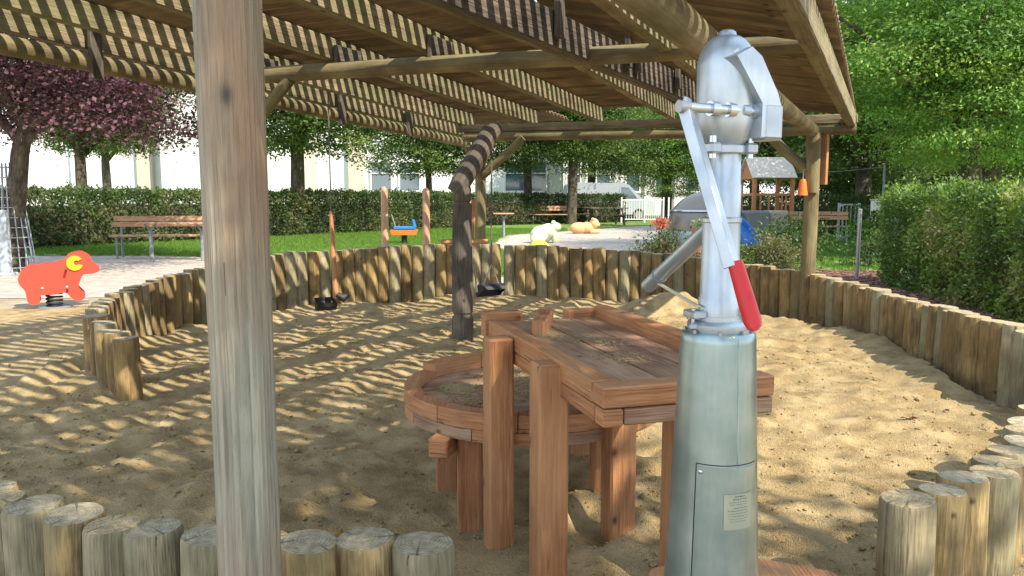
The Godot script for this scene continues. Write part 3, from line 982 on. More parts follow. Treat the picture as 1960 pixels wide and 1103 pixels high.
# ------------------------------------------------------------------ pump
func build_pump() -> void:
	var g := thing("water_pump", "galvanised steel hand water pump with a red lever grip", "pump", Vector3(0.432, 0, -1.62))
	var O := g.position
	# stand on its block
	part("base", lathe([Vector2(0.0, 0.30), Vector2(0.1035, 0.30), Vector2(0.1035, 0.312), Vector2(0.1015, 0.32), Vector2(0.089, 0.62), Vector2(0.0775, 0.905), Vector2(0.0765, 0.918), Vector2(0.072, 0.924), Vector2(0.055, 0.926)], 64), M.galv, g)
	# access panel: a sheet curved round the front of the base, a little proud
	var pm := MB.new()
	var ny := 10
	var na := 14
	var a_l := 2.22
	var a_r := 0.70
	var prow := []
	for i in ny + 1:
		var row := []
		var y := lerpf(0.33, 0.655, float(i) / ny)
		var r := lerpf(0.1015, 0.0775, (y - 0.32) / 0.585) + 0.0022
		for k in na + 1:
			var a := lerpf(a_l, a_r, float(k) / na)
			row.append(pm.put(Vector3(cos(a) * r, y, sin(a) * r), Vector3(cos(a), 0.04, sin(a)), Vector2(a * 0.1, y)))
		prow.append(row)
		if i > 0:
			for k in na: pm.quad(prow[i - 1][k], prow[i - 1][k + 1], prow[i][k + 1], prow[i][k])
	# its cut edges
	for k in na:
		var t0: Vector3 = pm.v[prow[ny][k]]
		var t1: Vector3 = pm.v[prow[ny][k + 1]]
		pm.face([t0, t1, t1 * Vector3(0.96, 1, 0.96), t0 * Vector3(0.96, 1, 0.96)], Vector3.UP, [Vector2.ZERO, Vector2.ZERO, Vector2.ZERO, Vector2.ZERO])
	for i in ny:
		for e in [0, na]:
			var t0: Vector3 = pm.v[prow[i][e]]
			var t1: Vector3 = pm.v[prow[i + 1][e]]
			var nn := Vector3(-1, 0, 0.3) if e == 0 else Vector3(1, 0, 0.3)
			pm.face([t0, t1, t1 * Vector3(0.96, 1, 0.96), t0 * Vector3(0.96, 1, 0.96)], nn.normalized(), [Vector2.ZERO, Vector2.ZERO, Vector2.ZERO, Vector2.ZERO])
	var panel := part("access_panel", pm.commit(), M.galv, g)
	# dark gap along the panel's edge is a rubber seal
	var sm := MB.new()
	for e in [a_l + 0.025]:
		var pts := []
		var rad := []
		for i in 8:
			var y := lerpf(0.33, 0.66, i / 7.0)
			var r := lerpf(0.1015, 0.0775, (y - 0.32) / 0.585) + 0.0002
			pts.append(Vector3(cos(e) * r, y, sin(e) * r)); rad.append(0.0011)
		tube_into(sm, pts, rad, 6)
	var pts2 := []
	var rad2 := []
	for k in 15:
		var a := lerpf(a_l + 0.025, a_r - 0.025, k / 14.0)
		var r := lerpf(0.1015, 0.0775, (0.66 - 0.32) / 0.585) + 0.0002
		pts2.append(Vector3(cos(a) * r, 0.66, sin(a) * r)); rad2.append(0.0011)
	tube_into(sm, pts2, rad2, 6)
	part("seal", sm.commit(), M.black_rubber, panel)
	var sa := 2.12
	part("screw", lathe([Vector2(0, 0), Vector2(0.0045, 0), Vector2(0.0045, 0.002), Vector2(0.003, 0.0035), Vector2(0, 0.0038)], 12), M.chrome, panel, Transform3D(Basis(Vector3(0, 0, 1), -PI / 2).rotated(Vector3.UP, -sa), Vector3(cos(sa) * 0.0915, 0.645, sin(sa) * 0.0915)))
	# printed plate on the panel
	var img := Image.create(128, 160, true, Image.FORMAT_RGB8)
	img.fill(Color(0.66, 0.68, 0.60))
	var rng := RandomNumberGenerator.new()
	rng.seed = 4
	var rows := [[10, 44, 50, 4, 0.12], [22, 38, 62, 4, 0.22], [36, 20, 84, 3, 0.35], [46, 24, 78, 3, 0.4], [62, 42, 66, 3, 0.3], [74, 16, 96, 3, 0.3], [86, 20, 92, 3, 0.38], [98, 18, 92, 3, 0.36], [110, 22, 86, 3, 0.4], [122, 26, 72, 3, 0.42]]
	for r in rows:
		var x: int = r[1]
		while x < r[1] + r[2]:
			var wl := rng.randi_range(5, 14)
			for xx in range(x, mini(x + wl, r[1] + r[2])):
				for yy in r[3]:
					if rng.randf() < 0.72: img.set_pixel(clampi(xx, 0, 127), r[0] + yy, Color(r[4], r[4], r[4] + 0.03))
			x += wl + rng.randi_range(2, 4)
	img.generate_mipmaps()
	var lm := StandardMaterial3D.new()
	lm.albedo_texture = ImageTexture.create_from_image(img)
	lm.roughness = 0.45
	lm.metallic = 0.2
	var lb := MB.new()
	var lrow := []
	for i in 2:
		var row := []
		var y := lerpf(0.528, 0.602, float(i))
		var r := lerpf(0.1015, 0.0775, (y - 0.32) / 0.585) + 0.0034
		for k in 9:
			var a := lerpf(1.60, 0.92, k / 8.0)
			row.append(lb.put(Vector3(cos(a) * r, y, sin(a) * r), Vector3(cos(a), 0.04, sin(a)), Vector2(k / 8.0, 1.0 - i)))
		lrow.append(row)
	for k in 8: lb.quad(lrow[0][k], lrow[0][k + 1], lrow[1][k + 1], lrow[1][k])
	part("label_plate", lb.commit(), lm, panel)
	# collar on top of the base with its clamp
	part("collar", lathe([Vector2(0.0, 0.924), Vector2(0.062, 0.924), Vector2(0.064, 0.930), Vector2(0.064, 0.940), Vector2(0.058, 0.946), Vector2(0.046, 0.947), Vector2(0.046, 0.956), Vector2(0.0, 0.956)], 48), M.galv_bright, g)
	part("clamp", box(Vector3(0.03, 0.016, 0.05), 0.003), M.galv_bright, g, Transform3D(Basis(Vector3.UP, 0.3), Vector3(-0.052, 0.960, 0.01)))
	part("clamp_bolt", tube([Vector3(-0.056, 0.93, 0.014), Vector3(-0.056, 0.972, 0.014)], [0.005, 0.005], 8), M.chrome, g)
	part("clamp_foot", box(Vector3(0.032, 0.012, 0.03), 0.003), M.galv_bright, g, at(-0.052, 0.936, 0.02))
	var wm := MB.new()
	var wp := []
	var wr := []
	for i in 14:
		var y := lerpf(0.662, 0.916, i / 13.0)
		var r := lerpf(0.1015, 0.0775, (y - 0.32) / 0.585) + 0.0002
		wp.append(Vector3(cos(1.28) * r, y, sin(1.28) * r)); wr.append(0.0009 + 0.0003 * (i % 2))
	tube_into(wm, wp, wr, 6)
	part("weld_seam", wm.commit(), M.galv, g)
	for k in 8:
		var a := TAU * k / 8 + 0.2
		part("bolt", tube([Vector3(cos(a) * 0.069, 0.922, sin(a) * 0.069), Vector3(cos(a) * 0.069, 0.930, sin(a) * 0.069)], [0.0042, 0.0042], 6), M.bolt, g)
	# columns
	part("lower_column", lathe([Vector2(0.0, 0.953), Vector2(0.042, 0.953), Vector2(0.042, 0.992), Vector2(0.0395, 0.996), Vector2(0.0385, 1.148), Vector2(0.041, 1.15), Vector2(0.041, 1.157), Vector2(0.037, 1.16), Vector2(0.0, 1.16)], 40), M.galv_bright, g)
	part("upper_column", lathe([Vector2(0.0, 1.155), Vector2(0.0335, 1.155), Vector2(0.0335, 1.225), Vector2(0.0320, 1.227), Vector2(0.0310, 1.295), Vector2(0.0, 1.295)], 40), M.galv_bright, g, at(0.004, 0, 0))
	var fl := part("flange", lathe([Vector2(0.0, 1.288), Vector2(0.042, 1.288), Vector2(0.044, 1.290), Vector2(0.044, 1.303), Vector2(0.042, 1.305), Vector2(0.0, 1.305)], 40), M.galv_bright, g)
	for k in 2:
		var lug := Vector3(0.05, 1.298, 0.012) if k == 0 else Vector3(-0.032, 1.298, 0.04)
		part("lug", box(Vector3(0.026, 0.022, 0.026), 0.004), M.galv_bright, fl, Transform3D(Basis(Vector3.UP, 0.5), lug))
		part("bolt", tube([lug + Vector3(0, -0.02, 0), lug + Vector3(0, 0.024, 0)], [0.0075, 0.0075], 6), M.chrome, fl)
	# head
	part("head", lathe([Vector2(0.0, 1.305), Vector2(0.039, 1.305), Vector2(0.047, 1.317), Vector2(0.0545, 1.338), Vector2(0.0575, 1.352), Vector2(0.0575, 1.462), Vector2(0.0565, 1.472), Vector2(0.053, 1.486), Vector2(0.0465, 1.500), Vector2(0.038, 1.511), Vector2(0.028, 1.5185), Vector2(0.019, 1.522), Vector2(0.017, 1.529), Vector2(0.012, 1.533), Vector2(0.0, 1.534)], 56), M.galv_bright, g)
	# bearing bracket on the right side
	var shaft := Vector3(0.80, 0, -0.60).normalized()
	var front := Vector3(0.60, 0, 0.80)
	var bx := Transform3D(Basis(shaft, Vector3.UP, shaft.cross(Vector3.UP)), Vector3.ZERO)
	bx.basis.x = Vector3(0.86, 0, -0.51); bx.basis.z = bx.basis.x.cross(Vector3.UP)
	var sh: Vector3 = bx.basis.x
	var fr: Vector3 = bx.basis.z
	part("bracket", extrude(PackedVector2Array([Vector2(-0.028, 1.470), Vector2(0.012, 1.490), Vector2(0.040, 1.474), Vector2(0.090, 1.405), Vector2(0.098, 1.385), Vector2(0.098, 1.345), Vector2(0.085, 1.325), Vector2(0.045, 1.318), Vector2(0.046, 1.385)]), 0.05, 0.004), M.galv_bright, g, Transform3D(bx.basis, fr * 0.046 - sh * 0.016))
	part("bracket_pad", box(Vector3(0.055, 0.072, 0.062), 0.006), M.galv_bright, g, Transform3D(bx.basis, sh * 0.064 + fr * 0.042 + Vector3(0, 1.350, 0)))
	part("bolt", tube([sh * 0.088 + fr * 0.04 + Vector3(0, 1.368, 0), sh * 0.106 + fr * 0.04 + Vector3(0, 1.368, 0)], [0.014, 0.012], 6), M.bolt, g)
	var pv := Vector3(0.338, 1.371, -1.52) - O
	var se := sh * 0.06 + fr * 0.052 + Vector3(0, 1.370, 0)
	part("shaft", tube([pv + (pv - se).normalized() * 0.012, se], [0.0095, 0.0095], 16), M.chrome, g)
	for f in [0.30, 0.52, 0.70, 0.86]:
		var c := pv.lerp(se, f)
		var d := (se - pv).normalized()
		part("shaft_collar", tube([c - d * 0.009, c + d * 0.009], [0.0145, 0.0145], 16), M.chrome if f < 0.6 else M.galv_bright, g)
	part("bolt", tube([pv - (se - pv).normalized() * 0.026, pv - (se - pv).normalized() * 0.004], [0.013, 0.013], 6), M.bolt, g)
	# lever: channel-shaped bar, red grip
	var l1 := Vector3(0.410, 1.070, -1.42) - O
	var ld := (l1 - pv).normalized()
	var l2 := l1 + ld * 0.098
	var la := pv - ld * 0.02
	var lx := along(la, l1, Vector3(0.80, 0, 0.60))
	var lever := part("lever", box(Vector3(0.026, 0.006, (l1 - la).length()), 0.002), M.galv_bright, g, lx)
	for sg in [-1, 1]:
		var fx := lx
		fx.origin += lx.basis.x * 0.0128 * sg - lx.basis.y * 0.008
		part("lever_flange", box(Vector3(0.005, 0.022, (l1 - la).length() - 0.012), 0.001), M.galv_bright, g, fx)
	var gd := (l2 - l1).normalized()
	part("grip", tube([l1 - gd * 0.014, l1 - gd * 0.004, l1 + gd * 0.05, l2, l2 + gd * 0.012, l2 + gd * 0.018], [0.0140, 0.0145, 0.0160, 0.0165, 0.013, 0.005], 24, 1.0), M.red_plastic, g)
	# spout with its stay
	var s0 := Vector3(0.425, 1.150, -1.635) - O
	var s1 := Vector3(0.332, 0.985, -1.9) - O
	var sp := MB.new()
	tube_into(sp, [s0, s0.lerp(s1, 0.5), s1], [0.0175, 0.0175, 0.0175], 24)
	var spout := part("spout", sp.commit(), M.galv_bright, g)
	var bd := (s1 - s0).normalized()
	part("spout_band", tube([s0.lerp(s1, 0.80), s0.lerp(s1, 0.80) + bd * 0.006], [0.0195, 0.0195], 20), M.steel_paint, spout)
	part("stay", box(Vector3(0.010, 0.004, 0.27), 0.001), M.strap, g, along(s0.lerp(s1, 0.82) - Vector3(0, 0.018, 0), Vector3(-0.05, 0.978, 0.012)))
	# timber block that the pump stands on
	var b := thing("pump_block", "reddish timber block under the steel pump", "platform", Vector3(0.55, 0, -1.60))
	var hexa := PackedVector2Array()
	for k in 8: hexa.append(Vector2(cos(TAU * k / 8 + 0.75), sin(TAU * k / 8 + 0.75)) * 0.305)
	for k in 4:
		var strip := PackedVector2Array([Vector2(-0.4, -0.31 + k * 0.155), Vector2(0.4, -0.31 + k * 0.155), Vector2(0.4, -0.31 + k * 0.155 + 0.150), Vector2(-0.4, -0.31 + k * 0.155 + 0.150)])
		var r := Geometry2D.intersect_polygons(strip, hexa)
		for q in r:
			part("plank", extrude(q, 0.05, 0.003), M.larch, b, Transform3D(Basis(Vector3.RIGHT, -PI / 2), Vector3(0, 0.274 + 0.002 * (k % 2), 0)))
	part("plinth", box(Vector3(0.42, 0.45, 0.42), 0.01), M.larch, b, Transform3D(Basis(Vector3.UP, 0.35), Vector3(0, 0.022, 0)))

# ------------------------------------------------------------------ tables in the sandpit
func build_tables() -> void:
	var g := thing("sluice_table", "reddish wooden water play table with raised rims beside the pump", "table", Vector3(0.218, 0, -1.827), 0.289)
	var W := 0.475
	var L := 1.14
	# deck boards run lengthwise
	var x := 0.068
	for k in 3:
		var bw := 0.122
		part("board", box(Vector3(bw, 0.04, L - 0.135), 0.003, Vector2(k * 0.13, k * 0.4)), M.larch_top, g, at(x + bw * 0.5, 0.722, -(L - 0.135) * 0.5 - 0.068))
		x += bw + 0.007
	part("rim", box(Vector3(0.062, 0.056, L - 0.14), 0.004), M.larch, g, at(0.031, 0.722, -(L - 0.14) * 0.5 - 0.072))
	part("rim", box(Vector3(W, 0.052, 0.066), 0.004, Vector2(0.3, 0.1)), M.larch, g, at(W * 0.5, 0.722, -0.033))
	part("rim", box(Vector3(0.055, 0.10, 0.78), 0.004, Vector2(0.5, 0.2)), M.larch, g, at(W - 0.022, 0.737, -0.70))
	part("rim", box(Vector3(0.145, 0.095, 0.062), 0.004, Vector2(0.7, 0.2)), M.larch, g, at(0.062, 0.730, -L + 0.03))
	part("rim", box(Vector3(0.15, 0.085, 0.062), 0.004, Vector2(0.9, 0.2)), M.larch, g, at(0.39, 0.730, -L + 0.03))
	part("divider", box(Vector3(0.05, 0.065, 0.30), 0.004, Vector2(0.1, 0.7)), M.larch, g, Transform3D(Basis(Vector3.UP, -0.42), Vector3(0.155, 0.760, -0.90)))
	part("apron", box(Vector3(0.045, 0.042, L - 0.06), 0.003, Vector2(0.2, 0.3)), M.larch, g, at(0.024, 0.671, -L * 0.5 - 0.028))
	part("apron", box(Vector3(W - 0.06, 0.042, 0.045), 0.003, Vector2(0.2, 0.9)), M.larch_top, g, at(W * 0.5 + 0.028, 0.671, -0.026))
	part("apron", box(Vector3(0.053, 0.043, 0.052), 0.003, Vector2(0.3, 0.9)), M.larch, g, at(0.027, 0.671, -0.026))
	part("apron", box(Vector3(0.045, 0.042, L - 0.06), 0.003, Vector2(0.4, 0.3)), M.larch, g, at(W - 0.024, 0.671, -L * 0.5 - 0.03))
	part("apron", box(Vector3(W - 0.1, 0.07, 0.06), 0.003, Vector2(0.4, 0.1)), M.larch, g, at(W * 0.5, 0.66, -0.78))
	var lg := [[-0.046, -0.77, 0.742, 0.086], [-0.016, -0.345, 0.742, 0.09], [0.38, -0.74, 0.652, 0.095], [0.38, -0.30, 0.652, 0.09]]
	for i in 4:
		part("leg", box(Vector3(lg[i][3], lg[i][2] + 0.3, lg[i][3]), 0.007, Vector2(i * 0.23, i * 0.6)), M.larch, g, at(lg[i][0], (lg[i][2] - 0.3) * 0.5, lg[i][1]))
	# lower round table
	var r := thing("round_table", "low round wooden sand table under the longer table", "table", Vector3(0.08, 0, -3.09))
	var disc := PackedVector2Array()
	for k in 48: disc.append(Vector2(cos(TAU * k / 48), sin(TAU * k / 48)) * 0.445)
	var turn := Basis(Vector3.UP, 0.35) * Basis(Vector3.RIGHT, -PI / 2)
	for k in 6:
		var y0 := -0.45 + k * 0.15
		var strip := PackedVector2Array([Vector2(-0.6, y0), Vector2(0.6, y0), Vector2(0.6, y0 + 0.143), Vector2(-0.6, y0 + 0.143)])
		for q in Geometry2D.intersect_polygons(strip, disc):
			# turned so that the grain follows the board
			var q2 := PackedVector2Array()
			for p in q: q2.append(Vector2(p.y, -p.x))
			part("board", extrude(q2, 0.04, 0.003), M.larch_top, r, Transform3D(Basis(Vector3.UP, 0.35 + PI / 2) * Basis(Vector3.RIGHT, -PI / 2), Vector3(0, 0.415, 0)))
	for k in 10:
		var a0 := TAU * k / 10 + 0.2
		var a1 := TAU * (k + 1) / 10 + 0.2 - 0.008
		var arc := PackedVector2Array()
		for j in 7: arc.append(Vector2(cos(lerpf(a0, a1, j / 6.0)), sin(lerpf(a0, a1, j / 6.0))) * 0.51)
		for j in 7: arc.append(Vector2(cos(lerpf(a1, a0, j / 6.0)), sin(lerpf(a1, a0, j / 6.0))) * 0.448)
		var mid := (a0 + a1) * 0.5            # y of the outline points away from the camera
		var high := sin(mid) > 0.25 and cos(mid) < 0.8
		var hh := 0.09 if high else 0.06
		part("rim", extrude(arc, hh, 0.003), M.larch, r, Transform3D(Basis(Vector3.RIGHT, -PI / 2), Vector3(0, 0.405 + hh * 0.5, 0)))
		part("apron", extrude(arc, 0.042, 0.003), M.larch_top if k % 2 else M.larch, r, Transform3D(Basis(Vector3.UP, 0.3) * Basis(Vector3.RIGHT, -PI / 2), Vector3(0, 0.382, 0)))
	for q in [[-0.232, 0.365], [-0.351, -0.046], [0.235, -0.334], [0.274, 0.121]]:
		part("leg", box(Vector3(0.088, 0.66, 0.088), 0.007, Vector2(q[0], q[1])), M.larch, r, Transform3D(Basis(Vector3.UP, 0.12), Vector3(q[0], 0.03, q[1])))
	part("bearer", box(Vector3(0.62, 0.07, 0.07), 0.005), M.larch, r, Transform3D(Basis(Vector3.UP, 1.28), Vector3(-0.25, 0.333, 0.16)))

func sand_on(label: String, p: Vector3, turn: float, spots: Array, y: float, n: int, seed_: int) -> void:
	var rng := RandomNumberGenerator.new()
	rng.seed = seed_
	var cm := SphereMesh.new()
	cm.radius = 0.5; cm.height = 0.5; cm.radial_segments = 6; cm.rings = 3
	var mm := MultiMesh.new()
	mm.transform_format = MultiMesh.TRANSFORM_3D
	mm.mesh = cm
	mm.instance_count = n
	for i in n:
		var sp: Array = spots[rng.randi() % spots.size()]
		var a := rng.randf() * TAU
		var q: float = sqrt(rng.randf()) * sp[2]
		var s: float = rng.randf_range(0.004, 0.011) * (1.3 - 0.6 * q / sp[2])
		mm.set_instance_transform(i, Transform3D(Basis.from_scale(Vector3(s * 1.4, s * 0.7, s * 1.4)), Vector3(sp[0] + cos(a) * q, y + s * 0.12, sp[1] + sin(a) * q * 1.3)))
	var o := MultiMeshInstance3D.new()
	o.name = numbered("spilt_sand")
	o.multimesh = mm
	o.material_override = M.sand
	add_child(o)
	o.position = p
	o.rotation.y = turn
	o.set_meta("kind", "stuff")
	tag(o, label, "sand")

# ------------------------------------------------------------------ diggers and crane
func scoop_mesh() -> ArrayMesh:
	# open bucket: a bent sheet with two cheeks
	var m := MB.new()
	var prof := []
	for k in 9:
		var a := lerpf(-0.4, PI * 0.95, k / 8.0)
		prof.append(Vector2(cos(a) * 0.075, -sin(a) * 0.075))
	for k in 8:
		for sg in [1.0, 0.92]:
			var p: Vector2 = prof[k] * sg
			var q: Vector2 = prof[k + 1] * sg
			var nn := Vector3(0, (p.y + q.y), (p.x + q.x)).normalized() * (1.0 if sg == 1.0 else -1.0)
			m.face([Vector3(-0.11, p.y, p.x), Vector3(0.11, p.y, p.x), Vector3(0.11, q.y, q.x), Vector3(-0.11, q.y, q.x)], nn, [Vector2.ZERO, Vector2.ZERO, Vector2.ZERO, Vector2.ZERO])
	for sx in [-0.11, 0.11]:
		var ps := []
		var ts := []
		for p in prof:
			ps.append(Vector3(sx, p.y, p.x)); ts.append(Vector2.ZERO)
		m.face(ps, Vector3(sign(sx), 0, 0), ts)
	return m.commit()

func build_diggers() -> void:
	# revolving crane
	var g := thing("play_crane", "dark grey wooden sand crane with slanting log arm and hanging bucket", "crane", Vector3(-0.414, 0, -6.5))
	part("mast", lathe([Vector2(0.0, -0.3), Vector2(0.088, -0.3), Vector2(0.092, 0.0), Vector2(0.090, 0.19), Vector2(0.086, 0.21), Vector2(0.074, 0.22), Vector2(0.074, 0.235), Vector2(0.086, 0.245), Vector2(0.088, 0.5), Vector2(0.080, 1.0), Vector2(0.074, 1.14), Vector2(0.066, 1.15), Vector2(0.066, 1.165), Vector2(0.076, 1.175), Vector2(0.078, 1.27), Vector2(0.066, 1.31), Vector2(0.0, 1.325)], 28), M.totem, g)
	var tip := Vector3(0.27, 1.80, -0.30)
	part("arm", tube([Vector3(-0.055, 1.24, 0.02), Vector3(0.0, 1.33, 0.01), Vector3(0.14, 1.57, -0.14), tip - Vector3(0.05, 0.06, 0), tip + Vector3(0.03, 0.0, -0.03)], [0.070, 0.084, 0.088, 0.082, 0.06], 20, 1.0, 0.03, 4), M.totem, g)
	part("stay", box(Vector3(0.035, 0.40, 0.05), 0.004), M.larch, g, Transform3D(Basis(Vector3(0, 0, 1), -0.05), Vector3(0.088, 0.98, -0.03)))
	part("handle_bar", tube([Vector3(-0.17, 0.835, 0.03), Vector3(0.21, 0.835, -0.03)], [0.021, 0.021], 12), M.larch, g)
	part("rope", tube([tip + Vector3(-0.03, -0.04, 0), Vector3(0.235, 0.62, -0.25)], [0.006, 0.006], 6), M.rope, g)
	var bk := part("bucket", scoop_mesh(), M.black_rubber, g, Transform3D(Basis(Vector3.UP, 0.5) * Basis(Vector3.RIGHT, 2.9), Vector3(0.232, 0.385, -0.25)))
	for sx in [-1, 1]:
		part("chain", tube([Vector3(0.235, 0.62, -0.25), Vector3(0.232 + sx * 0.085, 0.40, -0.25 - sx * 0.03)], [0.006, 0.006], 6), M.steel, g)
	part("chain", tube([Vector3(0.10, 0.60, -0.1), Vector3(0.115, 0.40, -0.12)], [0.007, 0.007], 6), M.steel, g)
	# hanging scoop on a wooden shaft
	var h := thing("hanging_scoop", "black sand scoop on a reddish wooden shaft hung from the pergola roof", "digger", Vector3(-1.61, 0, -7.0))
	part("rope", tube([Vector3(0.0, 2.16, 0), Vector3(0.0, 1.05, 0)], [0.006, 0.006], 6), M.rope, h)
	part("shaft", tube([Vector3(0.0, 1.08, 0), Vector3(0.008, 0.7, 0.0), Vector3(0.03, 0.30, 0.02)], [0.016, 0.024, 0.026], 10), M.larch, h)
	part("bolt", tube([Vector3(-0.025, 1.04, 0.0), Vector3(0.025, 1.04, 0.0)], [0.007, 0.007], 6), M.bolt, h)
	part("scoop", scoop_mesh(), M.black_rubber, h, Transform3D(Basis(Vector3.UP, 0.4) * Basis(Vector3.RIGHT, 0.5) * Basis.from_scale(Vector3(0.8, 1.1, 1.1)), Vector3(-0.07, 0.27, 0.0)))
	part("scoop_neck", tube([Vector3(0.03, 0.33, 0.02), Vector3(0.09, 0.30, 0.0), Vector3(0.13, 0.33, -0.02)], [0.03, 0.04, 0.025], 10), M.black_rubber, h)

# ------------------------------------------------------------------ play animals and equipment
func build_play() -> void:
	# ram spring rocker
	var k := 0.00182
	var oc := [[385, 685], [430, 680], [470, 705], [490, 750], [520, 775], [515, 800], [480, 812], [435, 815], [415, 850], [405, 890], [435, 930], [430, 960], [395, 972], [365, 955], [335, 920], [270, 925], [205, 930], [200, 970], [165, 980], [140, 965], [130, 900], [105, 860], [100, 820], [125, 770], [150, 756], [170, 750], [200, 753], [240, 740], [270, 745], [300, 735], [340, 725], [355, 700]]
	var cur := Curve2D.new()
	for i in oc.size() + 1:
		var p: Array = oc[i % oc.size()]
		var a: Array = oc[(i - 1 + oc.size()) % oc.size()]
		var b: Array = oc[(i + 1) % oc.size()]
		var tn := Vector2(b[0] - a[0], b[1] - a[1]) / 7.0
		cur.add_point(Vector2(p[0], p[1]), -tn, tn)
	cur.bake_interval = 12.0
	var poly := PackedVector2Array()
	for p in cur.get_baked_points(): poly.append(Vector2((p.x - 300.0) * k, (1015.0 - p.y) * k))
	poly.remove_at(poly.size() - 1)
	var g := thing("ram_rocker", "red ram spring rocker with a yellow horn", "spring rocker", Vector3(-4.95, 0, -8.5), 0.50)
	for z in [-0.11, 0.11]:
		part("side_panel", extrude(poly, 0.028, 0.004), M.ram_red, g, at(0, 0, z))
		var horn := PackedVector2Array()
		for i in 15:
			var a := lerpf(0.55, TAU - 0.35, i / 14.0)
			horn.append(Vector2(cos(a), sin(a)) * 0.081)
		for i in 9:
			var a := lerpf(TAU - 0.75, 0.85, i / 8.0)
			horn.append(Vector2(cos(a), sin(a)) * 0.027 + Vector2(0.016, 0.004))
		part("horn", extrude(horn, 0.016, 0.003), M.ram_yellow, g, at(0.167, 0.493, z + sign(z) * 0.023))
		for bx in [-0.15, 0.08]:
			part("bolt", lathe([Vector2(0, 0), Vector2(0.016, 0), Vector2(0.014, 0.01), Vector2(0, 0.014)], 10), M.bolt, g, Transform3D(Basis(Vector3.RIGHT, PI / 2 * sign(z)), Vector3(bx, 0.235, z + sign(z) * 0.0145)))
	part("seat", box(Vector3(0.30, 0.03, 0.19), 0.008), M.black_rubber, g, at(-0.08, 0.36, 0))
	part("handle_bar", tube([Vector3(0.08, 0.42, -0.2), Vector3(0.08, 0.42, 0.2)], [0.014, 0.014], 10), M.black_rubber, g)
	part("foot_bar", tube([Vector3(0.08, 0.20, -0.2), Vector3(0.08, 0.20, 0.2)], [0.014, 0.014], 10), M.black_rubber, g)
	part("base_plate", box(Vector3(0.34, 0.03, 0.2), 0.006), M.steel_paint, g, at(-0.05, 0.20, 0))
	var coil := []
	var cr := []
	for i in 70:
		var a := TAU * i / 14.0
		coil.append(Vector3(cos(a) * 0.075 - 0.05, 0.01 + 0.185 * i / 69.0, sin(a) * 0.075)); cr.append(0.011)
	part("spring", tube(coil, cr, 8), M.black_line, g)
	part("foot", lathe([Vector2(0, 0.0), Vector2(0.16, 0.0), Vector2(0.16, 0.02), Vector2(0, 0.025)], 20), M.steel_paint, g, at(-0.05, 0, 0))
	# small red and blue rocker on the lawn
	g = thing("seat_rocker", "small blue and red rocker on the lawn between two stakes", "spring rocker", Vector3(-2.75, 0, -20.0))
	part("side_board", extrude(PackedVector2Array([Vector2(-0.30, 0.25), Vector2(0.30, 0.25), Vector2(0.34, 0.38), Vector2(-0.34, 0.38)]), 0.04), M.orange_plastic, g, at(0, 0, 0.14))
	part("side_board", extrude(PackedVector2Array([Vector2(-0.30, 0.25), Vector2(0.30, 0.25), Vector2(0.34, 0.38), Vector2(-0.34, 0.38)]), 0.04), M.orange_plastic, g, at(0, 0, -0.14))
	part("seat", box(Vector3(0.56, 0.08, 0.25), 0.02), M.blue_plastic, g, at(0.02, 0.43, 0))
	part("backrest", box(Vector3(0.05, 0.22, 0.24), 0.015), M.blue_plastic, g, Transform3D(Basis(Vector3(0, 0, 1), 0.25), Vector3(0.26, 0.54, 0)))
	part("handle_bar", tube([Vector3(-0.2, 0.40, 0), Vector3(-0.32, 0.78, 0)], [0.015, 0.015], 8), M.steel, g)
	part("spring", tube([Vector3(0, 0, 0), Vector3(0, 0.25, 0)], [0.07, 0.07], 12), M.black_line, g)
	# stakes
	var q := [["reddish wooden stake with pointed top behind the log wall, nearer the hanging scoop", -1.70, 1.345], ["reddish wooden stake with pointed top behind the log wall, nearer the sand crane", -1.146, 1.325]]
	for e in q:
		g = thing("wooden_stake", e[0], "stake", Vector3(e[1], 0, -10.5), 0.0, "stakes behind the log wall")
		part("post", tube([Vector3(0, -0.2, 0), Vector3(0, e[2] * 0.6, 0), Vector3(0, e[2] - 0.05, 0)], [0.052, 0.05, 0.047], 14, 1.0, 0.02, 3), M.bench_wood, g)
		part("tip", lathe([Vector2(0.047, e[2] - 0.052), Vector2(0.042, e[2] - 0.02), Vector2(0.02, e[2]), Vector2(0, e[2] + 0.003)], 14), M.bench_wood, g)
	# animals
	animal("stone_frog", "pale yellow stone frog sitting on the paving behind the log wall", "sculpture", Vector3(0.90, 0, -20.8), 0.0, M.stone_pale,
		[[Vector3(-0.12, 0.22, 0), Vector3(0.30, 0.24, 0.26)], [Vector3(0.06, 0.30, 0), Vector3(0.26, 0.22, 0.24)], [Vector3(0.24, 0.42, 0), Vector3(0.17, 0.13, 0.19)], [Vector3(0.20, 0.54, 0.10), Vector3(0.06, 0.06, 0.06)], [Vector3(0.20, 0.54, -0.10), Vector3(0.06, 0.06, 0.06)], [Vector3(0.24, 0.14, 0.17), Vector3(0.08, 0.18, 0.08)], [Vector3(0.24, 0.14, -0.17), Vector3(0.08, 0.18, 0.08)], [Vector3(-0.22, 0.12, 0.22), Vector3(0.20, 0.14, 0.10)], [Vector3(-0.22, 0.12, -0.22), Vector3(0.20, 0.14, 0.10)]])
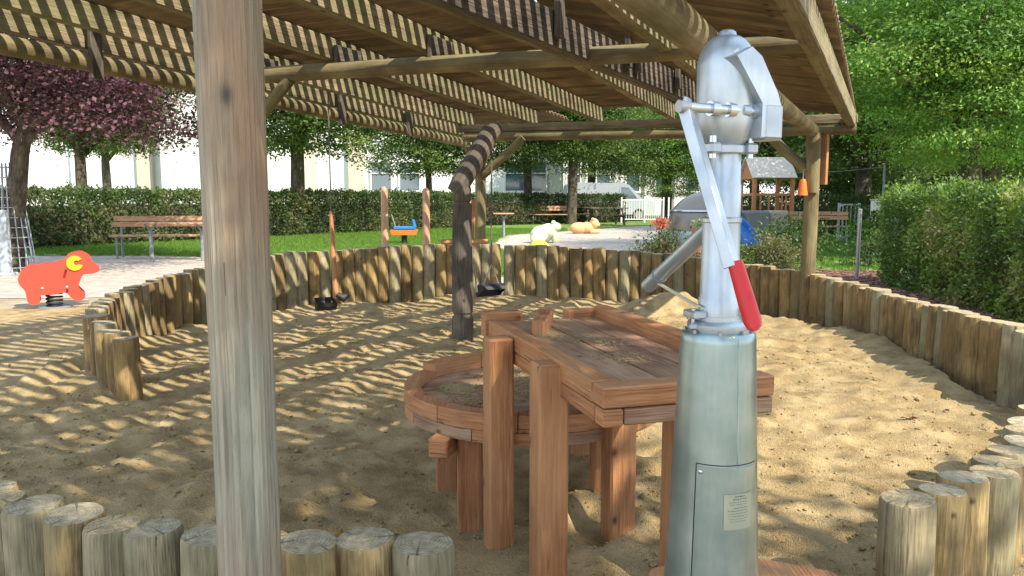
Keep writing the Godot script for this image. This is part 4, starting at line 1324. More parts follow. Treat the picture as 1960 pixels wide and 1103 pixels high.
	animal("stone_lion", "orange stone animal lying on the paving beside the pale frog", "sculpture", Vector3(2.40, 0, -26.2), 0.0, M.stone_orange,
		[[Vector3(-0.16, 0.18, 0), Vector3(0.32, 0.20, 0.22)], [Vector3(0.10, 0.20, 0), Vector3(0.26, 0.19, 0.20)], [Vector3(0.34, 0.34, 0), Vector3(0.16, 0.17, 0.17)], [Vector3(0.30, 0.48, 0.11), Vector3(0.05, 0.05, 0.05)], [Vector3(0.30, 0.48, -0.11), Vector3(0.05, 0.05, 0.05)], [Vector3(0.36, 0.07, 0.12), Vector3(0.18, 0.08, 0.07)], [Vector3(0.36, 0.07, -0.12), Vector3(0.18, 0.08, 0.07)], [Vector3(0.47, 0.30, 0), Vector3(0.07, 0.07, 0.09)]])
	g = thing("ball_seat", "yellow round seat peeping over the back log wall", "seat", Vector3(0.43, 0, -12.4))
	part("dome", lathe([Vector2(0, 0.28), Vector2(0.16, 0.28), Vector2(0.19, 0.33), Vector2(0.185, 0.39), Vector2(0.16, 0.45), Vector2(0.11, 0.50), Vector2(0.05, 0.528), Vector2(0, 0.533)], 24), M.ram_yellow, g)
	part("stem", lathe([Vector2(0.09, 0.0), Vector2(0.07, 0.15), Vector2(0.07, 0.29)], 16), M.ram_yellow, g)
	# orange bell by the right pergola post
	g = thing("play_bell", "orange bell hanging on the right pergola post", "bell", Vector3(2.74, 1.22, -7.44))
	part("shell", lathe([Vector2(0.0, 0.155), Vector2(0.022, 0.15), Vector2(0.034, 0.12), Vector2(0.040, 0.06), Vector2(0.046, 0.02), Vector2(0.05, 0.0), Vector2(0.044, 0.002), Vector2(0.0, 0.02)], 20), M.orange_plastic, g)
	part("hanger", tube([Vector3(0, 0.15, 0), Vector3(0, 0.235, 0), Vector3(0.06, 0.25, -0.01)], [0.005, 0.005, 0.005], 6), M.steel, g)

func animal(called: String, label: String, cat: String, p: Vector3, turn: float, mat: Material, balls: Array) -> void:
	var c := CSGCombiner3D.new()
	c.name = numbered(called)
	add_child(c)
	c.position = p
	c.rotation.y = turn
	for b in balls:
		var s := CSGSphere3D.new()
		s.radius = 1.0
		s.radial_segments = 20
		s.rings = 10
		s.smooth_faces = true
		s.material = mat
		c.add_child(s)
		s.position = b[0]
		s.scale = b[1]
	tag(c, label, cat)

# ------------------------------------------------------------------ benches, tables, fences
func bench(label: String, p: Vector3, turn: float, w: float) -> void:
	var g := thing("park_bench", label, "bench", p, turn, "park benches")
	for i in 3:
		part("seat_slat", box(Vector3(w, 0.035, 0.115), 0.005, Vector2(i * 0.2, i)), M.bench_wood, g, at(0, 0.44, -0.14 + i * 0.13))
	for i in 2:
		part("back_slat", box(Vector3(w, 0.10, 0.03), 0.005, Vector2(i * 0.3, 0.4)), M.bench_wood, g, Transform3D(Basis(Vector3.RIGHT, -0.15), Vector3(0, 0.66 + i * 0.115, -0.235 - i * 0.018)))
	for sx in [-1, 1]:
		var x: float = sx * (w * 0.5 - 0.14)
		part("frame", tube([Vector3(x, 0.83, -0.29), Vector3(x, 0.45, -0.215), Vector3(x, 0.20, -0.22), Vector3(x, -0.05, -0.26)], [0.022, 0.024, 0.024, 0.024], 8), M.steel_paint, g)
		part("frame", tube([Vector3(x, 0.40, -0.21), Vector3(x, 0.405, 0.14), Vector3(x, 0.30, 0.17), Vector3(x, -0.05, 0.18)], [0.02, 0.02, 0.022, 0.022], 8), M.steel_paint, g)

func slim_table(label: String, p: Vector3, turn: float, w: float, feet: Array) -> void:
	var g := thing("slim_table", label, "table", p, turn, "narrow tables beside the benches")
	for i in 2:
		part("top_slat", box(Vector3(w, 0.035, 0.20), 0.005, Vector2(i * 0.2, 0.3)), M.bench_wood, g, at(0, 0.72, -0.105 + i * 0.21))
	for f in feet:
		part("leg", tube([Vector3(f, -0.05, 0), Vector3(f, 0.58, 0)], [0.042, 0.036], 12), M.steel_paint, g)
		for sx in [-1, 1]:
			part("bracket", tube([Vector3(f, 0.56, 0), Vector3(f + sx * 0.05, 0.64, 0), Vector3(f + sx * 0.12, 0.705, 0)], [0.022, 0.02, 0.018], 8), M.steel_paint, g)

func picnic_table(label: String, p: Vector3, turn: float) -> void:
	var g := thing("picnic_table", label, "picnic table", p, turn, "picnic tables by the far hedge")
	for i in 4: part("top_slat", box(Vector3(1.7, 0.04, 0.16), 0.005), M.totem, g, at(0, 0.74, -0.27 + i * 0.18))
	for sz in [-1, 1]:
		part("seat", box(Vector3(1.7, 0.04, 0.25), 0.005), M.totem, g, at(0, 0.45, sz * 0.68))
		for sx in [-1, 1]: part("leg", box(Vector3(0.08, 0.85, 0.08), 0.005), M.totem, g, Transform3D(Basis(Vector3.RIGHT, sz * -0.45), Vector3(sx * 0.6, 0.36, sz * 0.40)))
	for sx in [-1, 1]: part("rail", box(Vector3(0.06, 0.08, 1.5), 0.005), M.totem, g, at(sx * 0.55, 0.39, 0))

func build_furniture() -> void:
	bench("wooden bench with slatted back before the hedge on the left", Vector3(-7.05, 0, -15.75), 0.22, 1.85)
	bench("far pale wooden bench standing on the lawn behind the animals", Vector3(1.72, 0, -35.2), 0.03, 1.85)
	bench("shaded bench behind the right pergola post, near the grey gate", Vector3(8.15, 0, -20.7), -0.1, 1.5)
	slim_table("narrow table on steel legs in front of the left bench", Vector3(-6.33, 0, -14.8), 0.0, 1.32, [-0.49, 0.48])
	slim_table("small narrow table on one steel leg behind the sand crane", Vector3(-0.25, 0, -23.6), 0.0, 0.62, [0.0])
	picnic_table("dark picnic table nearer the white gate", Vector3(4.15, 0, -34.3), 0.2)
	picnic_table("dark picnic table under the middle tree trunk", Vector3(3.0, 0, -36.6), -0.3)
	# white gate
	var g := thing("metal_gate", "white metal gate with upright bars in front of the van", "gate", Vector3(6.35, 0, -37.6))
	for q in [-1.12, -0.02, 0.88, 1.13]: part("post", box(Vector3(0.07, 1.22, 0.07), 0.008), M.white_paint, g, at(q, 0.60, 0))
	for sp in [[-1.085, -0.055], [0.015, 0.845]]:
		for y in [0.16, 1.08]: part("rail", box(Vector3(sp[1] - sp[0], 0.045, 0.04), 0.005), M.white_paint, g, at((sp[0] + sp[1]) * 0.5, y, 0))
		for i in 8: part("bar", box(Vector3(0.026, 0.875, 0.022), 0.003), M.white_paint, g, at(lerpf(sp[0] + 0.08, sp[1] - 0.08, i / 7.0), 0.62, 0))
	# grey gate on the right
	g = thing("metal_gate", "grey framed metal gate beside the shaded bench", "gate", Vector3(9.25, 0, -21.6), -0.05)
	for q in [-0.27, 0.27]: part("post", box(Vector3(0.06, 1.1, 0.06), 0.006), M.grey_paint, g, at(q, 0.5, 0))
	for y in [0.12, 1.0]: part("rail", box(Vector3(0.48, 0.05, 0.04), 0.005), M.grey_paint, g, at(0, y, 0))
	for i in 4: part("bar", box(Vector3(0.022, 0.83, 0.022), 0.003), M.grey_paint, g, at(-0.17 + i * 0.113, 0.56, 0))
	g = thing("fence_post", "short white post to the right of the grey gate", "post", Vector3(9.65, 0, -20.9))
	part("shaft", box(Vector3(0.20, 1.16, 0.16), 0.01), M.white_paint, g, at(0, 0.54, 0))
	part("cap", box(Vector3(0.24, 0.04, 0.20), 0.008), M.white_paint, g, at(0, 1.142, 0))
	g = thing("fence_pole", "tall thin grey pole carrying a wire on the right", "pole", Vector3(9.6, 0, -20.4))
	part("shaft", tube([Vector3(0, -0.2, 0), Vector3(0, 2.05, 0)], [0.028, 0.026], 10), M.steel_paint, g)
	part("wire", tube([Vector3(0, 1.98, 0), Vector3(-1.0, 1.88, -0.3), Vector3(-2.2, 1.84, -0.6)], [0.007, 0.007, 0.007], 5), M.steel, g)
	part("cap", lathe([Vector2(0.034, 2.045), Vector2(0.03, 2.07), Vector2(0, 2.08)], 10), M.steel_paint, g)
	g = thing("fence_post", "grey post standing against the near end of the right hedge", "post", Vector3(5.0, 0, -11.3))
	part("shaft", tube([Vector3(0, -0.2, 0), Vector3(0, 1.02, 0)], [0.026, 0.026], 12), M.steel, g)
	part("cap", lathe([Vector2(0.03, 1.015), Vector2(0.03, 1.03), Vector2(0.015, 1.04), Vector2(0, 1.042)], 12), M.steel, g)
	# steel guard round the purple tree
	g = thing("tree_guard", "flared steel grid guard round the purple tree trunk", "tree guard", Vector3(-8.12, 0, -12.7))
	for i in 18:
		var a := TAU * i / 18.0
		var e := Vector3(cos(a), 0, sin(a))
		part("bar", tube([e * 0.34 + Vector3(0, 0, 0), e * 0.27 + Vector3(0, 0.7, 0), e * 0.15 + Vector3(0, 1.75, 0)], [0.010, 0.010, 0.010], 6), M.grey_paint, g)
	for j in 11:
		var y := 0.08 + j * 0.16
		var r := lerpf(0.335, 0.15, clampf(y / 1.75, 0, 1))
		var pts := []
		var rad := []
		for i in 25:
			pts.append(Vector3(cos(TAU * i / 24.0) * r, y, sin(TAU * i / 24.0) * r)); rad.append(0.008)
		part("hoop", tube(pts, rad, 6), M.grey_paint, g)
	g = thing("fence_post", "broad light grey post in front of the tree guard on the left edge", "post", Vector3(-7.85, 0, -12.1))
	part("shaft", box(Vector3(0.15, 1.02, 0.08), 0.01), M.grey_paint, g, at(0, 0.5, 0))
	part("foot", box(Vector3(0.26, 0.05, 0.2), 0.01), M.grey_paint, g, at(0, 0.02, 0))

# ------------------------------------------------------------------ far things on the right
func build_far_play() -> void:
	# playhouse
	var g := thing("playhouse", "orange wooden playhouse with a pale pitched board roof", "playhouse", Vector3(7.15, 0, -22.2), 0.12)
	for q in [[-0.55, -0.45], [0.55, -0.45], [-0.55, 0.45], [0.55, 0.45]]:
		part("post", box(Vector3(0.10, 1.75, 0.10), 0.008), M.orange_wood, g, at(q[0], 0.85, q[1]))
	for z in [-0.45, 0.45]:
		for y in [1.28, 0.62]: part("rail", box(Vector3(1.0, 0.07, 0.05), 0.006), M.orange_wood, g, at(0, y, z))
	for x in [-0.55, 0.55]:
		for y in [1.28, 0.62]: part("rail", box(Vector3(0.05, 0.07, 0.8), 0.006), M.orange_wood, g, at(x, y, 0))
	for x in [-0.36, -0.12, 0.26, 0.38]: part("stud", box(Vector3(0.05, 0.6, 0.03), 0.005), M.orange_wood, g, at(x, 0.94, 0.45))
	for sz in [-1, 1]:
		for i in 6:
			var f := i / 6.0
			var xf := Transform3D(Basis(Vector3.RIGHT, sz * 0.82), Vector3(0, 2.28 - f * 0.62 * 0.73 - 0.04, sz * (0.06 + f * 0.62 * 0.68)))
			xf.origin.y = 2.26 - f * 0.56
			xf.origin.z = sz * (0.05 + f * 0.52)
			part("roof_board", box(Vector3(1.30, 0.022, 0.15), 0.004), M.roof_board, g, xf)
	for x in [-0.56, 0.56]:
		part("gable", extrude(PackedVector2Array([Vector2(-0.5, 1.70), Vector2(0.5, 1.70), Vector2(0.0, 2.22)]), 0.03, 0.003), M.orange_wood, g, Transform3D(Basis(Vector3.UP, PI / 2), Vector3(x, 0, 0)))
	part("floor", box(Vector3(1.2, 0.06, 1.0), 0.008), M.orange_wood, g, at(0, 0.30, 0))
	# stone blocks
	var q := [["dark grey stone block in front of the playhouse", 6.35, -20.6, 0.66, 0.5, "stone_grey"], ["paler stone block beside the dark block under the playhouse", 7.0, -20.9, 0.5, 0.55, "gravel"]]
	for e in q:
		g = thing("stone_block", e[0], "block", Vector3(e[1], 0, e[2]), 0.2, "stone blocks by the playhouse")
		part("body", box(Vector3(e[3], 0.92, e[4]), 0.05), M[e[5]], g, at(0, 0.40, 0))
	# blue slide
	g = thing("play_slide", "blue plastic slide half hidden behind the pump", "slide", Vector3(5.25, 0, -18.3), 0.5)
	part("chute", box(Vector3(0.44, 0.035, 1.5), 0.01), M.blue_plastic, g, Transform3D(Basis(Vector3.RIGHT, 0.62), Vector3(0, 0.52, 0)))
	for sx in [-1, 1]: part("side_wall", box(Vector3(0.04, 0.16, 1.5), 0.012), M.blue_plastic, g, Transform3D(Basis(Vector3.RIGHT, 0.62), Vector3(sx * 0.242, 0.58, 0)))
	for sx in [-1, 1]: part("leg", tube([Vector3(sx * 0.2, -0.1, -0.52), Vector3(sx * 0.2, 0.85, -0.52)], [0.025, 0.025], 8), M.steel, g)
	# steel tunnel hood
	g = thing("steel_hood", "brown steel play tunnel dome behind the pump spout", "tunnel", Vector3(5.15, 0, -21.0), 0.1)
	var prof := []
	for i in 13:
		var a := lerpf(0.0, PI * 0.5, i / 12.0)
		prof.append(Vector2(cos(a) * 1.0, 0.35 + sin(a) * 1.0))
	part("dome", lathe(prof, 40), M.brown_metal, g)
	part("skirt", lathe([Vector2(1.02, 0.0), Vector2(1.02, 0.34)], 40), M.galv, g)
	part("band", lathe([Vector2(0.90, 0.83), Vector2(0.925, 0.84), Vector2(0.915, 0.87), Vector2(0.88, 0.88)], 40), M.chrome, g)
	part("cap", lathe([Vector2(0.12, 1.33), Vector2(0.12, 1.37), Vector2(0.0, 1.38)], 16), M.brown_metal, g)
	# planter and red ball
	g = thing("flower_pot", "terracotta planter with pale leaves beside the steel dome", "planter", Vector3(3.65, 0, -15.2))
	part("pot", lathe([Vector2(0.0, 0.0), Vector2(0.12, 0.0), Vector2(0.17, 0.55), Vector2(0.185, 0.56), Vector2(0.185, 0.62), Vector2(0.16, 0.62), Vector2(0.0, 0.6)], 20), M.terracotta, g)
	part("foliage", crown_mesh(911, Vector3(0.17, 0.10, 0.17), 16, 18, 0.1, 0.06, [Color(0.2, 0.3, 0.12), Color(0.3, 0.38, 0.2)]), M.leaf, g, at(0, 0.70, 0))
	g = thing("flower_bush", "round clump of red flowers left of the steel dome", "flowers", Vector3(2.95, 0, -15.6))
	part("blossom", crown_mesh(912, Vector3(0.11, 0.12, 0.11), 16, 24, 0.08, 0.05, [Color(0.60, 0.16, 0.13), Color(0.66, 0.22, 0.18)], 0.8), M.leaf, g, at(0, 0.70, 0))
	part("foliage", crown_mesh(913, Vector3(0.2, 0.28, 0.2), 18, 24, 0.1, 0.05, [Color(0.05, 0.1, 0.03)]), M.leaf, g, at(0, 0.32, 0))
	# van
	g = thing("parked_van", "silver van parked behind the white gate", "van", Vector3(4.9, 0, -40.5), 0.05)
	part("body", extrude(PackedVector2Array([Vector2(-2.2, 0.35), Vector2(2.25, 0.35), Vector2(2.35, 0.75), Vector2(2.2, 1.0), Vector2(1.6, 1.15), Vector2(0.95, 1.82), Vector2(0.7, 1.92), Vector2(-1.9, 1.95), Vector2(-2.15, 1.8), Vector2(-2.25, 0.9)]), 1.75, 0.05), M.van_paint, g)
	part("windscreen", extrude(PackedVector2Array([Vector2(1.52, 1.17), Vector2(1.58, 1.20), Vector2(0.99, 1.80), Vector2(0.93, 1.77)]), 1.5, 0.01), M.glass, g)
	for sz in [-1, 1]:
		part("side_window", extrude(PackedVector2Array([Vector2(0.55, 1.15), Vector2(1.38, 1.15), Vector2(0.92, 1.70), Vector2(0.55, 1.72)]), 0.02, 0.003), M.glass, g, at(0, 0, sz * 0.878))
		part("door_seam", box(Vector3(0.014, 1.2, 0.01), 0.002), M.black_line, g, at(0.46, 1.1, sz * 0.874))
		for x in [-1.45, 1.45]:
			var wh := part("wheel", lathe([Vector2(0.0, -0.1), Vector2(0.30, -0.1), Vector2(0.33, -0.06), Vector2(0.33, 0.06), Vector2(0.30, 0.1), Vector2(0.0, 0.1)], 24), M.tyre, g, Transform3D(Basis(Vector3.RIGHT, PI / 2), Vector3(x, 0.33, sz * 0.79)))
			part("rim", lathe([Vector2(0.0, -0.105), Vector2(0.19, -0.105), Vector2(0.19, 0.105), Vector2(0.0, 0.105)], 16), M.bolt, wh)
		part("headlight", box(Vector3(0.18, 0.16, 0.3), 0.03), M.chrome, g, at(2.22, 0.86, sz * 0.65))

# ------------------------------------------------------------------ building
func window(g: Node3D, x: float, y: float, w: float, h: float, z: float) -> void:
	var f := part("window", box(Vector3(w, h, 0.06), 0.005), M.glass, g, at(x, y, z + 0.03))
	for sx in [-1, 1]: part("frame", box(Vector3(0.09, h + 0.18, 0.14), 0.008), M.white_paint, f, at(sx * (w * 0.5 + 0.045), 0, 0.03))
	for sy in [-1, 0, 1]: part("frame", box(Vector3(w, 0.08 if sy != 0 else 0.06, 0.12), 0.008), M.white_paint, f, at(0, sy * (h * 0.5 + 0.045) if sy != 0 else h * 0.12, 0.032))
	part("sill", box(Vector3(w + 0.34, 0.06, 0.24), 0.01), M.white_paint, f, at(0, -h * 0.5 - 0.12, 0.07))

func build_house() -> void:
	var g := thing("white_building", "long white rendered house behind the left hedge", "building", Vector3(-13, 0, -46))
	part("wall", box(Vector3(32, 7.0, 8.0), 0.02), M.render_white, g, at(0, 3.45, -4.0))
	for x in [-21.2, -9.0, -11.75, -25.0]:
		var lx: float = x + 13.0
		part("pilaster", box(Vector3(0.92, 6.9, 0.35), 0.02), M.beige_paint if x != -25.0 else M.render_white, g, at(lx, 3.4, 0.18))
	part("bay", box(Vector3(3.0, 6.9, 1.6), 0.02), M.render_white, g, at(-5.2, 3.4, 0.81))
	part("bay", box(Vector3(2.3, 6.9, 1.2), 0.02), M.render_white, g, at(-0.2, 3.4, 0.61))
	for x in [-7.6, -5.95, 0.2, 1.4]: window(g, x + 13.0, 2.4, 1.12, 1.6, 0.0)
	for x in [-24.0, -18.5, -16.5, -14.0, -3.0]: window(g, x + 13.0, 5.1, 1.1, 1.5, 0.0)
	part("eaves", box(Vector3(32.8, 0.18, 9.0), 0.03), M.white_paint, g, at(0, 7.05, -4.0))
	part("roof", extrude(PackedVector2Array([Vector2(-4.8, 7.15), Vector2(4.8, 7.15), Vector2(0.0, 9.6)]), 33.0, 0.02), M.roof_tile, g, Transform3D(Basis(Vector3.UP, PI / 2), Vector3(0, 0, -4.0)))
	g = thing("white_building", "farther white house with tall narrow windows behind the middle trees", "building", Vector3(6.5, 0, -56))
	part("wall", box(Vector3(16, 6.4, 8.0), 0.02), M.render_white, g, at(0, 3.15, -4.0))
	for i in 8: part("pilaster", box(Vector3(0.5, 6.3, 0.3), 0.02), M.white_paint, g, at(-7.4 + i * 2.1, 3.1, 0.15))
	for i in 7: window(g, -6.35 + i * 2.1, 2.6, 0.9, 1.9, 0.0)
	part("roof", extrude(PackedVector2Array([Vector2(-4.8, 6.4), Vector2(4.8, 6.4), Vector2(0.0, 9.0)]), 16.6, 0.02), M.roof_tile, g, Transform3D(Basis(Vector3.UP, PI / 2), Vector3(0, 0, -4.0)))

# ------------------------------------------------------------------ ground and planting
func build_ground() -> void:
	var outer := PackedVector2Array([Vector2(0.001, -500), Vector2(400, -500), Vector2(400, 100), Vector2(-400, 100), Vector2(-400, -500), Vector2(-0.001, -500)])
	for i in 49:                                   # the ground runs up to the log wall; the pit itself is cut out
		var a := lerpf(0.002, TAU - 0.002, i / 48.0)
		outer.append(Vector2(-sin(a) * 2.86, -5.95 - cos(a) * 2.80))
	struct("ground", sheet(outer, -0.004), M.ground)
	var lawn := wavy(PackedVector2Array([Vector2(-3.9, -10.4), Vector2(-0.4, -11.2), Vector2(0.3, -13.0), Vector2(-0.6, -20), Vector2(-0.2, -25), Vector2(4.5, -32), Vector2(9, -37.5), Vector2(9, -60), Vector2(-40, -60), Vector2(-40, -16.2), Vector2(-9, -16.2), Vector2(-5.6, -15.9)]), 0.5, 0.25, 5)
	var o := struct("lawn", sheet(lawn, 0.006), M.turf)
	o = struct("path", sheet(wavy(PackedVector2Array([Vector2(-30, -16.4), Vector2(-5.5, -16.1), Vector2(-3.7, -10.6), Vector2(-0.3, -11.3), Vector2(0.4, -13.0), Vector2(-0.5, -20), Vector2(0.0, -25), Vector2(4.7, -32), Vector2(9.5, -37.5), Vector2(9.5, -30), Vector2(4.6, -24), Vector2(3.6, -14.5), Vector2(2.3, -10.6), Vector2(-3.0, -9.5), Vector2(-7.5, -9.2), Vector2(-30, -9.4)]), 0.5, 0.15, 6), 0.002), M.gravel)
	var lawn2 := wavy(PackedVector2Array([Vector2(3.8, -13.6), Vector2(5.4, -12.6), Vector2(9.0, -12.8), Vector2(30, -10), Vector2(40, -40), Vector2(12, -40), Vector2(6.0, -24.0)]), 0.5, 0.25, 7)
	struct("lawn", sheet(lawn2, 0.010), M.turf)
	var bed := wavy(PackedVector2Array([Vector2(1.2, -9.2), Vector2(2.3, -8.7), Vector2(3.05, -7.5), Vector2(3.2, -6.5), Vector2(3.15, -4.0), Vector2(3.6, -2.0), Vector2(6.2, -2.0), Vector2(6.6, -12.4), Vector2(4.0, -13.4), Vector2(2.6, -12.0)]), 0.3, 0.10, 8)
	struct("mulch_bed", sheet(bed, 0.016), M.mulch)
	# blades of grass
	var rng := RandomNumberGenerator.new()
	rng.seed = 31
	var tuft := MB.new()
	for i in 7:
		var a := rng.randf() * TAU
		var d := Vector3(cos(a) * 0.5, 1.0, sin(a) * 0.5).normalized()
		var cg := Color(0.15, 0.27, 0.045) * rng.randf_range(0.8, 1.3)
		cg.a = 1
		leaf_into(tuft, Vector3(rng.randf_range(-0.03, 0.03), -0.005, rng.randf_range(-0.03, 0.03)), d, Vector3(-sin(a), 0, cos(a)), rng.randf_range(0.05, 0.09), 0.01, cg)
	var tm := tuft.commit()
	var lawns := [[lawn, 26000, Rect2(-14, -30, 16, 20)], [lawn2, 7000, Rect2(3.5, -26, 9, 14)]]
	for e in lawns:
		var mm := MultiMesh.new()
		mm.transform_format = MultiMesh.TRANSFORM_3D
		mm.mesh = tm
		var xs: Array[Transform3D] = []
		var rc: Rect2 = e[2]
		while xs.size() < e[1]:
			var p := Vector2(rng.randf_range(rc.position.x, rc.end.x), rng.randf_range(rc.position.y, rc.end.y))
			if not Geometry2D.is_point_in_polygon(p, e[0]): continue
			xs.append(Transform3D(Basis(Vector3.UP, rng.randf() * TAU).scaled(Vector3.ONE * rng.randf_range(0.7, 1.3)), Vector3(p.x, 0.006, p.y)))
		mm.instance_count = xs.size()
		for i in xs.size(): mm.set_instance_transform(i, xs[i])
		var go := MultiMeshInstance3D.new()
		go.name = numbered("grass")
		go.multimesh = mm
		go.material_override = M.leaf
		add_child(go)
		go.set_meta("kind", "stuff")
		tag(go, "short green grass on the lawn in front of the long hedge" if e[1] > 20000 else "short green grass behind the mulch bed on the right", "grass")
	# bark chips
	var chip := box(Vector3(0.05, 0.008, 0.02), 0.002)
	var mc := MultiMesh.new()
	mc.transform_format = MultiMesh.TRANSFORM_3D
	mc.use_colors = true
	mc.mesh = chip
	var cx: Array[Transform3D] = []
	while cx.size() < 6000:
		var p := Vector2(rng.randf_range(1.2, 6.6), rng.randf_range(-13.4, -3))
		if not Geometry2D.is_point_in_polygon(p, bed): continue
		cx.append(Transform3D(Basis(rdir(rng) * 0.3 + Vector3.UP * 0.7, 0.0) if false else Basis(Vector3.UP, rng.randf() * TAU) * Basis(Vector3.RIGHT, rng.randf_range(-0.5, 0.5)).scaled(Vector3.ONE * rng.randf_range(0.6, 1.6)), Vector3(p.x, 0.024, p.y)))
	mc.instance_count = cx.size()
	for i in cx.size():
		mc.set_instance_transform(i, cx[i])
		var cc := Color(0.20, 0.10, 0.07) * rng.randf_range(0.4, 1.5)
		cc.a = 1
		mc.set_instance_color(i, cc)
	var co := MultiMeshInstance3D.new()
	co.name = "bark_chips"
	co.multimesh = mc
	var cmat := StandardMaterial3D.new()
	cmat.vertex_color_use_as_albedo = true
	cmat.roughness = 0.9
	co.material_override = cmat
	add_child(co)
	co.set_meta("kind", "stuff")
	tag(co, "reddish bark chips covering the bed behind the log wall", "mulch")

func build_planting() -> void:
	var g1 := [Color(0.06, 0.11, 0.025), Color(0.08, 0.145, 0.03), Color(0.11, 0.185, 0.04), Color(0.14, 0.20, 0.045)]
	var g2 := [Color(0.11, 0.23, 0.045), Color(0.15, 0.31, 0.06), Color(0.20, 0.38, 0.075), Color(0.28, 0.40, 0.08)]
	var dk := [Color(0.045, 0.085, 0.025), Color(0.06, 0.115, 0.03), Color(0.085, 0.14, 0.035)]
	var pu := [Color(0.06, 0.022, 0.035), Color(0.09, 0.034, 0.055), Color(0.13, 0.058, 0.085), Color(0.18, 0.095, 0.125)]
	hedge("clipped_hedge", "long clipped green hedge behind the left bench and the lawn", 301, Vector3(-13.5, 0, -15.6), Vector3(-2.2, 0, -31.2), 1.33, 1.0, 1150, 0.085, [Color(0.045, 0.08, 0.025), Color(0.07, 0.115, 0.032), Color(0.10, 0.155, 0.045), Color(0.15, 0.17, 0.06)], 0.09)
	hedge("clipped_hedge", "dark clipped hedge behind the far pale bench", 302, Vector3(-2.4, 0, -33.0), Vector3(5.3, 0, -38.6), 1.28, 0.9, 650, 0.10, [Color(0.04, 0.07, 0.02), Color(0.05, 0.085, 0.025), Color(0.09, 0.12, 0.04)], 0.08)
	hedge("clipped_hedge", "bushy green hedge close on the right beyond the log wall", 303, Vector3(5.72, 0, -10.9), Vector3(5.0, 0, -3.5), 1.24, 1.15, 3800, 0.05, [Color(0.08, 0.14, 0.03), Color(0.13, 0.22, 0.045), Color(0.19, 0.30, 0.06), Color(0.26, 0.34, 0.08), Color(0.30, 0.28, 0.12)], 0.10)
	hedge("clipped_hedge", "far dark hedge behind the right bench and grey gate", 304, Vector3(6.8, 0, -25.5), Vector3(15.0, 0, -24.0), 1.22, 0.9, 650, 0.09, dk, 0.08)
	shrub("flowering_shrub", "bushy dark shrub with reddish tips behind the log wall left of the pump", 401, Vector3(2.02, 0, -10.2), Vector3(0.43, 0.40, 0.38), 6500, 0.045, [Color(0.06, 0.09, 0.025), Color(0.08, 0.12, 0.03), Color(0.16, 0.10, 0.05), Color(0.05, 0.08, 0.02)])
	shrub("flowering_shrub", "pale olive shrub behind the log wall right of the pump", 402, Vector3(3.2, 0, -9.6), Vector3(0.40, 0.42, 0.36), 6500, 0.042, [Color(0.13, 0.15, 0.05), Color(0.18, 0.19, 0.07), Color(0.10, 0.12, 0.04), Color(0.22, 0.19, 0.10)])
	shrub("leafy_shrub", "bright green young shrub in front of the white post on the right", 403, Vector3(7.15, 0, -15.6), Vector3(0.42, 0.52, 0.4), 2600, 0.085, [Color(0.12, 0.24, 0.03), Color(0.16, 0.30, 0.05), Color(0.08, 0.16, 0.03)])
	shrub("leafy_shrub", "dark low shrub under the playhouse behind the olive shrub", 404, Vector3(5.3, 0, -14.6), Vector3(0.75, 0.46, 0.5), 2600, 0.07, dk)
	shrub("leafy_shrub", "small dark plant at the far end of the right hedge", 405, Vector3(6.1, 0, -13.4), Vector3(0.55, 0.36, 0.4), 1400, 0.06, dk)
	# crowns shared between trees (each about one unit in radius)
	var ca := crown_mesh(501, Vector3.ONE, 300, 150, 0.23, 0.034, g1, 0.6)
	var cb := crown_mesh(502, Vector3.ONE, 330, 140, 0.21, 0.031, g1, 0.55)
	var cl := crown_mesh(503, Vector3.ONE, 640, 210, 0.21, 0.022, g2, 0.45, -0.95, 0.30)
	var cd := crown_mesh(504, Vector3.ONE, 240, 120, 0.26, 0.042, dk, 0.6)
	var cp := crown_mesh(505, Vector3.ONE, 760, 170, 0.18, 0.019, pu, 0.6)
	var cs := crown_mesh(506, Vector3.ONE, 150, 80, 0.20, 0.045, g1, 0.6)
	tree("purple_plum_tree", "purple leaved tree with wide crown at the left edge", Vector3(-8.12, 0, -12.7), 0.16, 1.9, cp, Vector3(1.1, 4.5, 0.2), Vector3(4.1, 3.1, 3.4), 0.4, 1, 8)
	var mid := "green trees along the far hedge"
	tree("park_tree", "tree with mottled trunk standing before the long hedge", Vector3(-6.75, 0, -24.7), 0.24, 2.9, ca, Vector3(0.3, 4.6, 0), Vector3(3.6, 2.6, 3.4), 0.0, 2, 7, mid)
	tree("park_tree", "slim tree behind the hedge on the far left below the purple crown", Vector3(-14.0, 0, -25.6), 0.19, 2.5, cb, Vector3(0.2, 4.4, 0), Vector3(3.0, 2.2, 3.0), 1.0, 3, 6, mid)
	tree("park_tree", "thin dark tree behind the hedge between the two stakes", Vector3(-3.55, 0, -33.6), 0.15, 2.2, ca, Vector3(0, 4.3, 0), Vector3(4.0, 2.7, 3.2), 2.0, 4, 6, mid)
	tree("park_tree", "tree behind the hedge just right of the sand crane", Vector3(0.7, 0, -36.0), 0.20, 2.8, cb, Vector3(0, 4.6, 0), Vector3(3.6, 2.9, 3.4), 3.0, 5, 6, mid)
	tree("park_tree", "straight trunked tree beside the far pale bench", Vector3(2.65, 0, -35.2), 0.22, 3.2, ca, Vector3(0.3, 5.0, 0), Vector3(3.2, 2.7, 3.0), 4.0, 6, 6, mid)
	tree("park_tree", "tree standing left of the silver van", Vector3(4.2, 0, -42.5), 0.24, 3.0, cb, Vector3(0.4, 4.8, 0), Vector3(4.4, 3.2, 4.0), 5.0, 7, 6, mid)
	tree("park_tree", "broad tree behind the silver van and white gate", Vector3(9.0, 0, -46.0), 0.30, 2.8, cl, Vector3(0, 4.6, 0), Vector3(5.4, 3.9, 4.5), 0.6, 8, 6, mid)
